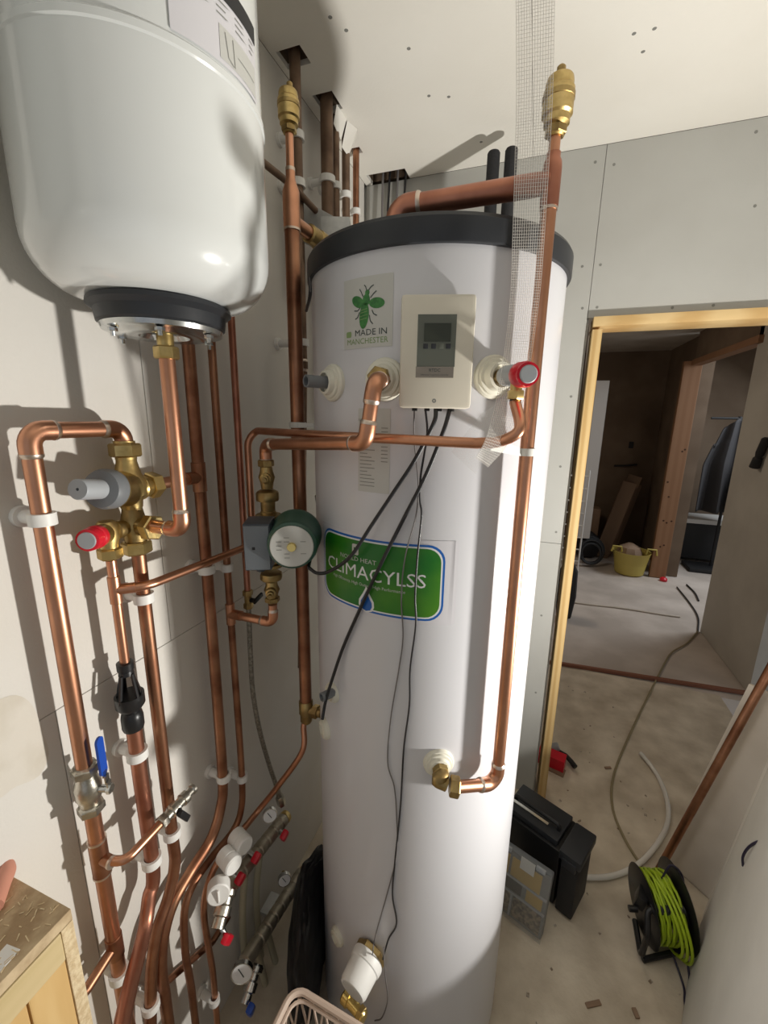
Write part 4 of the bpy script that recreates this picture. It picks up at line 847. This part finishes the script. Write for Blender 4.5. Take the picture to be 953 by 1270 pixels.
mb = MB().add([bp(u*.87, v*.87, .008) for u, v in ol]+[bp(u*.87, v*.87, .002) for u, v in ol], [list(range(k)), list(range(k, 2*k))[::-1]]+[(i, (i+1) % k, k+(i+1) % k, k+i) for i in range(k)]); obj('bottom', mb, BASK, bk)
# ------------------------------------------------------------------ timber framed bench at lower left
bch = thing('work_stand', 'rough timber stand with chipboard top at the lower left', 'stand', (-.61, .1, 0))
obj('top_board', MB().box((-.6135, .07, .939), (.131, .416, .018), None, .001), OSB, bch, smooth=False)
obj('end_panel', MB().box((-.6135, .270, .4645), (.131, .016, .929), None, .001), CHIP, bch, smooth=False)
obj('rail', MB().box((-.5565, .08, .905), (.020, .362, .048), None, .002), PINEY, bch, smooth=False)
obj('leg', MB().box((-.5600, .238, .44), (.022, .046, .88), None, .002), PINE, bch, smooth=False)
obj('leg', MB().box((-.5600, .19, .44), (.022, .046, .88), None, .002), PINE, bch, smooth=False)
obj('leg', MB().box((-.5600, -.10, .44), (.022, .045, .88), None, .002), PINE, bch, smooth=False)
obj('back_panel', MB().box((-.668, .07, .46), (.012, .38, .91)), OSB, bch, smooth=False)
random.seed(3); mb = MB()
for i in range(90):
    x, y = random.uniform(-.67, -.555), random.uniform(.15, .272); a = random.uniform(0, PI); l = random.uniform(.004, .012)
    mb.box((x, y, .9488), (l, .0012, .0008), Euler((0, 0, a)).to_matrix())
o = single('sawdust', mb, CHIP, 'pale wood splinters scattered on the chipboard top', 'splinters'); o['kind'] = 'stuff'
single('paper_tag', MB().box((-.571, .205, .9487), (.022, .036, .0008), Euler((0, 0, .1)).to_matrix()), WPL, 'small white paper tag on the chipboard top', 'tag', smooth=False)
tc0 = V((-0.6382, 0.2385, 0.96)); tc1 = V((-0.6757, 0.2746, 0.96))
single('pipe_offcut', MB().sweep(curve([tc0, tc0.lerp(tc1, .6), tc1, tc1+V((-.02, .004, 0))], 6), .0112, 16), TERR, 'pinkish copper offcut lying on the chipboard top', 'offcut')
# ------------------------------------------------------------------ floor items
# toolbox
tb = thing('toolbox', 'upright black plastic toolbox beside the cylinder', 'toolbox', (.16, 1.33, 0))
Rt = Euler((0, 0, -.45)).to_matrix()
def tl(x, y, z): return V((.135, 1.33, 0))+Rt@V((x, y, z))
obj('body', MB().box(tl(0, .02, .115), (.20, .15, .225), Rt, .010), BPL, tb)
obj('side_bin', MB().box(tl(.135, .0, .115), (.055, .125, .215), Rt, .006), BPLM, tb)
obj('bin_lid', MB().box(tl(.135, 0, .238), (.070, .140, .034), Rt, .006), RUB, tb)
obj('latch', MB().box(tl(.135, -.070, .222), (.045, .010, .030), Rt, .003), RUB, tb)
obj('top_lid', MB().box(tl(-.01, .02, .240), (.19, .13, .022), Rt, .004), RUB, tb)
obj('handle', MB().sweep(fillet([tl(-.09, .0, .245), tl(-.09, -.0, .272), tl(.07, -.0, .272), tl(.07, 0, .245)], .012)[0], .008, 10), BPL, tb)
obj('steel_strip', MB().box(tl(-.02, -.035, .2815), (.13, .010, .003), Rt), CHR, tb)
# organiser leaning on the toolbox
Ro = Euler((-.22, 0, -.36)).to_matrix(); oc0 = V((.080, 1.172, .112))
og = thing('parts_organiser', 'flat parts organiser with clear lid leaning on the toolbox', 'organiser', (.08, 1.16, 0))
def ol_(x, y, z): return oc0+Ro@V((x, y, z))
obj('tray', MB().box(ol_(0, .008, 0), (.190, .030, .215), Ro, .006), GREYP, og)
cells = [(-.062, .060, .050, .062, AMBER), (.020, .060, .098, .062, AMBER), (-.035, .002, .100, .040, BPLM), (.056, .002, .052, .040, AMBER), (-.052, -.063, .070, .066, SCREW), (.040, -.063, .092, .066, SCREW)]
for x, z, w_, h_, mm in cells: obj('compartment', MB().box(ol_(x, -.0085, z), (w_, .004, h_), Ro, .0015), mm, og)
obj('divider', MB().box(ol_(0, -.010, .025), (.186, .006, .006), Ro).box(ol_(0, -.010, -.024), (.186, .006, .006), Ro).box(ol_(-.012, -.010, -.063), (.006, .006, .074), Ro), LGREY, og)
obj('clear_lid', MB().box(ol_(0, -.0155, 0), (.195, .004, .220), Ro, .0015), CLEARP, og)
obj('white_sticker', MB().box(ol_(.022, -.0185, .098), (.046, .001, .040), Ro), LPAPER, og)
obj('clasp', MB().box(ol_(.062, -.015, .112), (.03, .010, .014), Ro, .003).box(ol_(-.05, -.015, .112), (.03, .010, .014), Ro, .003), LGREY, og)
# red box and bits by the jamb
rb = thing('red_box', 'small red cardboard box with tools beside the door jamb', 'box', (.24, 1.87, 0))
obj('carton', MB().box((.215, 1.885, .03), (.12, .06, .06), Euler((0, 0, -.25)).to_matrix(), .001), RED, rb, smooth=False)
obj('carton_base', MB().box((.225, 1.855, .002), (.10, .05, .004), Euler((0, 0, -.3)).to_matrix()), CARD, rb, smooth=False)
single('silver_tube', MB().cyl((.19, 1.95, .02), (.25, 1.96, .045), .020, 16, .004), LGREY, 'crumpled silver tube behind the small red box', 'tube')
single('trowel_handle', MB().sweep([(.25, 1.95, .03), (.28, 1.93, .03), (.305, 1.90, .025), (.32, 1.88, .02)], [.006, .010, .012, .012], 10), BPLM, 'dark tool handle lying by the small red box', 'tool')
random.seed(12); mb = MB()
for i in range(70):
    x, y = random.uniform(.12, .62), random.uniform(.9, 2.6); r_ = random.uniform(.002, .006)
    mb.box((x, y, .001), (r_*2, r_*random.uniform(.7, 2.2), .0022), Euler((0, 0, random.uniform(0, PI))).to_matrix())
o = single('floor_grit', mb, mat('grit', (.22, .16, .11), .9, col2=(.5, .45, .38), scale=60), 'small crumbs and grit scattered over the bare screed floor', 'debris', smooth=False); o['kind'] = 'stuff'
for x, y, a, l, lab in ((.30, 1.01, .5, .045, 'brown wood chip on the floor near the toolbox'), (.41, 1.03, 1.9, .022, 'small dark chip on the floor left of the reel'), (.47, 1.95, .4, .03, 'dark stone chip on the floor inside the doorway')):
    single('wood_chip', MB().box((x, y, .0035), (l, .012, .006), Euler((0, 0, a)).to_matrix(), .0015), CARD, lab, 'chip')
# clear hose on the floor
single('clear_hose', MB().sweep(curve([(0.214, 1.3448, 0.015), (0.3093, 1.3623, 0.015), (0.4214, 1.4146, 0.012), (0.5321, 1.5161, 0.012), (0.6357, 1.6721, 0.012), (0.6795, 1.8031, 0.012), (0.6838, 1.9348, 0.012), (0.665, 2.0246, 0.012), (0.6342, 2.0926, 0.016)], 8), .0095, 12), HOSE, 'clear plastic hose curling across the floor to the doorway', 'hose')
single('dusty_cable', MB().sweep(curve([(0.524, 1.4727, 0.005), (0.4774, 1.5845, 0.005), (0.4559, 1.727, 0.005), (0.4912, 1.9179, 0.005), (0.6164, 2.2384, 0.005), (0.7974, 2.6613, 0.005), (0.9906, 3.1044, 0.005), (1.0758, 3.2682, 0.005), (1.2071, 3.4366, 0.005), (1.3533, 3.6872, 0.005)], 8), .005, 8), DUSTY, 'dusty brown cable trailing from the doorway into the hall', 'cable')
cable([(1.3533, 3.6872, 0.005), (1.4431, 3.9865, 0.005), (1.4706, 4.2856, 0.005), (1.476, 4.6872, 0.005)], .006, CABL, 'black cable on the hall floor near the post')
cable([(1.5898, 4.7991, 0.005), (1.5966, 4.5866, 0.005), (1.567, 4.3789, 0.005)], .007, CABL, 'short black cable scrap on the hall floor')
single('red_plug', MB().lathe([(.001, 0), (.035, 0), (.035, .02), (.02, .035), (.001, .036)], (1.3978, 4.8514, 0), (0, 0, 1), 14), RED, 'red plug lying at the foot of the post', 'plug')
# extension reel
rl = thing('extension_reel', 'black cable reel wound with lime green cable', 'reel', (0.4987, 1.1911, -0))
rc = V((.508, 1.270, .112)); ra = V((.95, .22, .08)).normalized(); rn = V((0, 0, 1)); 
def ringpts(c, ax, r, n=36, sq=1.0, ph=0):
    a = ax.orthogonal().normalized(); b = ax.cross(a); return [c+(a*math.cos(2*PI*i/n+ph)+b*math.sin(2*PI*i/n+ph))*r for i in range(n+1)]
for s in (-.042, .044):
    obj('drum_disc', MB().lathe([(.02, -.002), (.102+(.012 if s > 0 else 0), -.002), (.106+(.012 if s > 0 else 0), 0), (.102+(.012 if s > 0 else 0), .003), (.02, .003)], rc+ra*s*1.15+V((0, 0, .012 if s > 0 else 0)), ra, 36), BPL, rl)
obj('drum_core', MB().cyl(rc-ra*.042, rc+ra*.044, .045, 24), BPLM, rl)
random.seed(6)
for i in range(9):
    c = rc+ra*(-.034+i*.0082)
    obj('cable_turn', MB().sweep([p+V((random.uniform(-.0015, .0015),)*3) for p in ringpts(c, ra, .090-.006*(i % 2), 30)], .0042, 8, False), LIME, rl)
for i in range(3):
    c = rc+ra*(.004+i*.013)+V((0, -.012, -.006*i))
    obj('cable_loop', MB().sweep([V((p.x, p.y-.010, max(.010, p.z))) for p in ringpts(c, (ra+V((.05*i, .1, .1))).normalized(), .094+.004*i, 30)], .0042, 8, False), LIME, rl)
f1 = V((0.4534, 1.1811, 0.03)); 
st_ = [rc-ra*.055+V((0, .02, -.098)), rc-ra*.060+V((0, -.085, -.090)), rc-ra*.058+V((0, -.095, .01)), rc-ra*.055+V((0, -.055, .055)), rc+ra*.055+V((0, -.055, .062)), rc+ra*.058+V((0, -.080, -.05)), rc+ra*.060+V((0, -.06, -.095)), rc-ra*.055+V((0, -.09, -.097))]
obj('stand_frame', MB().sweep(fillet(st_, .02)[0], .0085, 10), BPL, rl)
g0 = rc-ra*.045+V((0, -.055, .056)); g1 = rc+ra*.05+V((0, -.055, .062)); pr = []
for i in range(12):
    h = (g1-g0).length*i/12; pr += [(.0135, h), (.0135, h+.005), (.0115, h+.006)]
obj('grip', MB().lathe(pr, g0, g1-g0, 14), RUB, rl, label='ribbed dark grip')
obj('socket_box', MB().box(rc-ra*.062+V((0, -.01, .04)), (.028, .05, .045), Euler((0, .2, -.3)).to_matrix(), .005), BPL, rl)
obj('crank', MB().cyl(rc-ra*.075+V((0, -.03, .02)), rc-ra*.100+V((0, -.03, .02)), .009, 12), BPL, rl)
cable([rc+ra*.03+V((0, -.06, -.085)), (0.5548, 1.144, 0.006), (0.5462, 1.0984, 0.006), (0.5391, 1.0201, 0.006)], .0032, PCAB, 'dark flex running off the floor below the reel')
cable([rc+ra*.06+V((0, -.05, -.02)), (0.5713, 1.1477, 0.01), (0.5483, 1.0992, 0.006), (0.5146, 1.0112, 0.006)], .0032, PCAB, 'second dark flex crossing the first below the reel')
cable([rc+V((0.0, .02, .085)), rc+V((0.02, .03, .135)), rc+V((.05, .02, .12)), rc+V((.055, -.01, .07))], .0032, PCAB, 'dark flex looping above the reel')
# leaning copper pipe and boards
lpb = V((.566, 1.478, .012)); lpt = V((0.7511, 1.5, 0.8594)); ext = lpt+(lpt-lpb)*1.35
single('copper_pipe', MB().cyl(lpb, ext, .0125, 20), COP2, 'long copper pipe leaning diagonally at the right of the doorway', 'pipe')
def leaning(name, label, x0, y0, x1, y1, hgt, lean, th, m):
    a = V((x0, y0, 0)); b = V((x1, y1, 0)); d = (b-a).normalized(); up = V((lean, 0, 1)).normalized(); nrm = d.cross(up).normalized(); L = (b-a).length
    c = (a+b)/2+up*hgt/2+nrm*0
    if nrm.x < 0: nrm = -nrm
    return single(name, MB().box(c+nrm*th/2+V((0, 0, .004)), (L, th, hgt), Matrix((d, nrm, up)).transposed(), .001), m, label, 'board', smooth=False)
leaning('plasterboard_offcut', 'beige board leaning behind the diagonal copper pipe', .60, 1.555, .72, 1.44, .79, .175, .012, PBB)
leaning('white_sheet', 'pale sheet with bright edge standing behind the front panel', .535, 1.03, .678, 1.385, .70, .10, .010, PBW)
leaning('grey_panel', 'large grey white panel leaning at the lower right corner', .263, .40, .618, 1.28, .70, .105, .012, mat('panel_grey', (.64, .62, .565), .7, col2=(.57, .55, .50), scale=3))
cable([(0.6056, 1.12, 0.5038), (0.6007, 1.12, 0.533), (0.6029, 1.11, 0.5769), (0.6118, 1.09, 0.6216), (0.6231, 1.05, 0.6656)], .003, PCAB, 'dark flex hooked over the leaning grey panel')
# ------------------------------------------------------------------ hall contents
bu = thing('bucket', 'yellow plastic tub holding rubbish on the hall floor', 'bucket', (1.10, 4.95, 0))
obj('tub', MB().lathe([(.0001, 0), (.13, 0), (.14, .01), (.175, .25), (.185, .252), (.18, .244), (.135, .012), (.0001, .012)], (1.10, 4.98, 0), (0, 0, 1), 32), YEL, bu)
for a, tl_ in ((2.6, .2), (.3, -.2)):
    q = V((1.10+.18*math.cos(a), 4.98-.06, .24)); obj('handle', MB().sweep([q+V((-.05, 0, 0)), q+V((-.04, 0, .06)), q+V((.04, 0, .06)), q+V((.05, 0, 0))], .010, 8), YEL, bu)
single('waste_bag', MB().lathe([(.001, .03), (.11, .05), (.13, .22), (.10, .29), (.03, .33), (.001, .32)], (1.08, 4.99, 0), (0, 0, 1), 9), CARD, 'brown packaging stuffed into the yellow tub', 'packaging')
for i, (dx, dz, ln, lab) in enumerate(((0, .0, .95, 'front'), (.11, .03, 1.02, 'middle'), (.20, .02, .9, 'rear'))):
    Rr = Euler((-.20, .26, 0)).to_matrix()
    single('cardboard_length', MB().box((1.0+dx*.6, 5.55+.14*i, ln*.475), (.15, .03, ln), Rr, .002), CARD, '%s one of the brown cardboard lengths leaning behind the yellow tub' % lab, 'packaging', smooth=False)
bgc = MB()
for i in range(6): bgc.sweep([p+V((0, .02*(i % 3), 0)) for p in ringpts(V((.72, 5.05, .15+.005*i)), V((.35, -.9, .25)).normalized(), .11+.008*i, 24)], .012, 6, False)
single('black_coil', bgc, BPLM, 'coil of black tubing on the floor left of the yellow tub', 'coil')
single('dark_bag', MB().lathe([(.001, 0), (.12, .02), (.15, .12), (.12, .24), (.05, .30), (.001, .29)], (.72, 5.45, 0), (0, 0, 1), 11), BPLM, 'dark bag on the hall floor beside the coil', 'bag')
single('brown_crate', MB().box((.72, 5.8, .27), (.28, .2, .54), None, .01), CARD, 'brown box stack against the hall far wall', 'box', smooth=False)
single('white_door_leaf', MB().box((.615, 5.05, 1.17), (.13, .04, 1.70), Euler((0, -.0, .2)).to_matrix(), .004), WHT, 'tall white board standing at the far left of the hall', 'board', smooth=False)
gs = thing('wire_rack', 'white wire rack behind the door jamb in the hall', 'rack', (.43, 4.7, 0))
for z in [.15+.13*i for i in range(8)]: obj('shelf_wire', MB().cyl((.29, 4.7, z), (.565, 4.7, z), .008, 6), WPL, gs)
obj('upright', MB().cyl((.29, 4.7, 0), (.29, 4.7, 1.12), .008, 6), WPL, gs); obj('upright', MB().cyl((.56, 4.7, 0), (.56, 4.7, 1.12), .008, 6), WPL, gs)
single('dark_bundle', MB().lathe([(.001, 0), (.06, .02), (.08, .2), (.07, .42), (.03, .5), (.001, .49)], (.36, 3.55, 0), (0, 0, 1), 9), BPLM, 'black bundle standing just behind the left door jamb', 'bundle')
# lamp cable hanging on the hall wall
cable([(1.372, 3.1, 1.75), (1.365, 3.15, 1.62), (1.36, 3.2, 1.55), (1.355, 3.3, 1.50)], .008, CABL, 'black cable hanging on the pale hall wall')
single('cable_connector', MB().lathe([(.012, 0), (.022, .01), (.024, .10), (.018, .13), (.026, .14), (.028, .2), (.001, .21)], (1.352, 3.27, 1.53), (-.02, .30, -.9), 12), BPLM, 'black connector hanging from the cable on the hall wall', 'connector')
single('wall_hook', MB().sweep([(1.0, 6.09, 1.05), (1.12, 6.06, 1.06), (1.25, 6.06, 1.08)], .012, 6), BPLM, 'dark bracket on the hall far wall', 'bracket')
single('wall_socket', MB().box((1.16, 6.095, 1.32), (.05, .02, .08), None, .004), BPLM, 'small dark socket on the hall far wall', 'socket', smooth=False)
# coats and a chair in the far room
def cloth(name, label, c, w_, h_, m, seed):
    bm = bmesh.new(); bmesh.ops.create_grid(bm, x_segments=24, y_segments=30, size=.5)
    pts = {}
    vs_ = []
    for v in bm.verts:
        x, y = v.co.x, v.co.y; t_ = .5-y; ww = w_*(.55+.55*min(1, t_*2.2)); dz = -.06*abs(x)*2*(1 if t_ < .2 else 0)
        vs_.append(V((c[0]+x*ww, c[1]+.06*math.sin(x*16+seed)*(.3+t_)+.12*x*x, c[2]-t_*h_+dz-.25*x*x*(1-t_))))
    bm.verts.index_update(); f_ = [[v.index for v in f.verts] for f in bm.faces]; bm.free()
    o = single(name, MB().add(vs_, f_), m, label, 'clothing'); md = o.modifiers.new('thickness', 'SOLIDIFY'); md.thickness = .012; return o
cloth('work_coat', 'dark grey coat hanging in the far room', (1.98, 5.38, 1.66), .44, 1.0, CLOTH, 1)
cloth('pale_shirt', 'pale grey shirt hanging beside the dark coat', (2.12, 5.22, 1.35), .25, .7, CLOTH2, 3)
rail = thing('clothes_rail', 'dark upright stand carrying coats in the far room', 'rail', (2.05, 5.42, 0))
obj('pole', MB().cyl((2.0, 5.46, 0), (2.0, 5.46, 1.68), .015, 8), BPLM, rail); obj('crossbar', MB().cyl((1.75, 5.46, 1.66), (2.35, 5.46, 1.66), .012, 8), BPLM, rail); obj('foot', MB().box((2.0, 5.42, .02), (.5, .3, .04), None, .004), BPLM, rail)
bd = thing('work_bench', 'low dark bench in the far room beyond the post', 'bench', (2.0, 5.8, 0))
obj('bench_top', MB().box((1.95, 5.82, .50), (.6, .40, .05), None, .004), WPL, bd, smooth=False)
obj('bench_body', MB().box((1.95, 5.84, .25), (.5, .32, .42), None, .004), BPLM, bd, smooth=False)
# site lamp on its tripod, just outside the frame, that lights the room
sl = thing('site_lamp', 'black site lamp on a tripod at the right of the cylinder', 'lamp', (1.0, .82, 0))
ld = V((-1.235, -.095, .525)).normalized()
obj('lamp_head', MB().box(V((.92, .825, .97))-ld*.045, (.04, .16, .12), Euler((0, .40, .08)).to_matrix(), .006), BPLM, sl)
obj('pole', MB().cyl((1.0, .82, .02), (.99, .82, .94), .010, 12), BPLM, sl)
for a in (0.4, 2.5, 4.6): obj('leg', MB().cyl((.998, .82, .35), (.98+.10*math.cos(a), .82+.16*math.sin(a), .006), .007, 8), BPLM, sl)
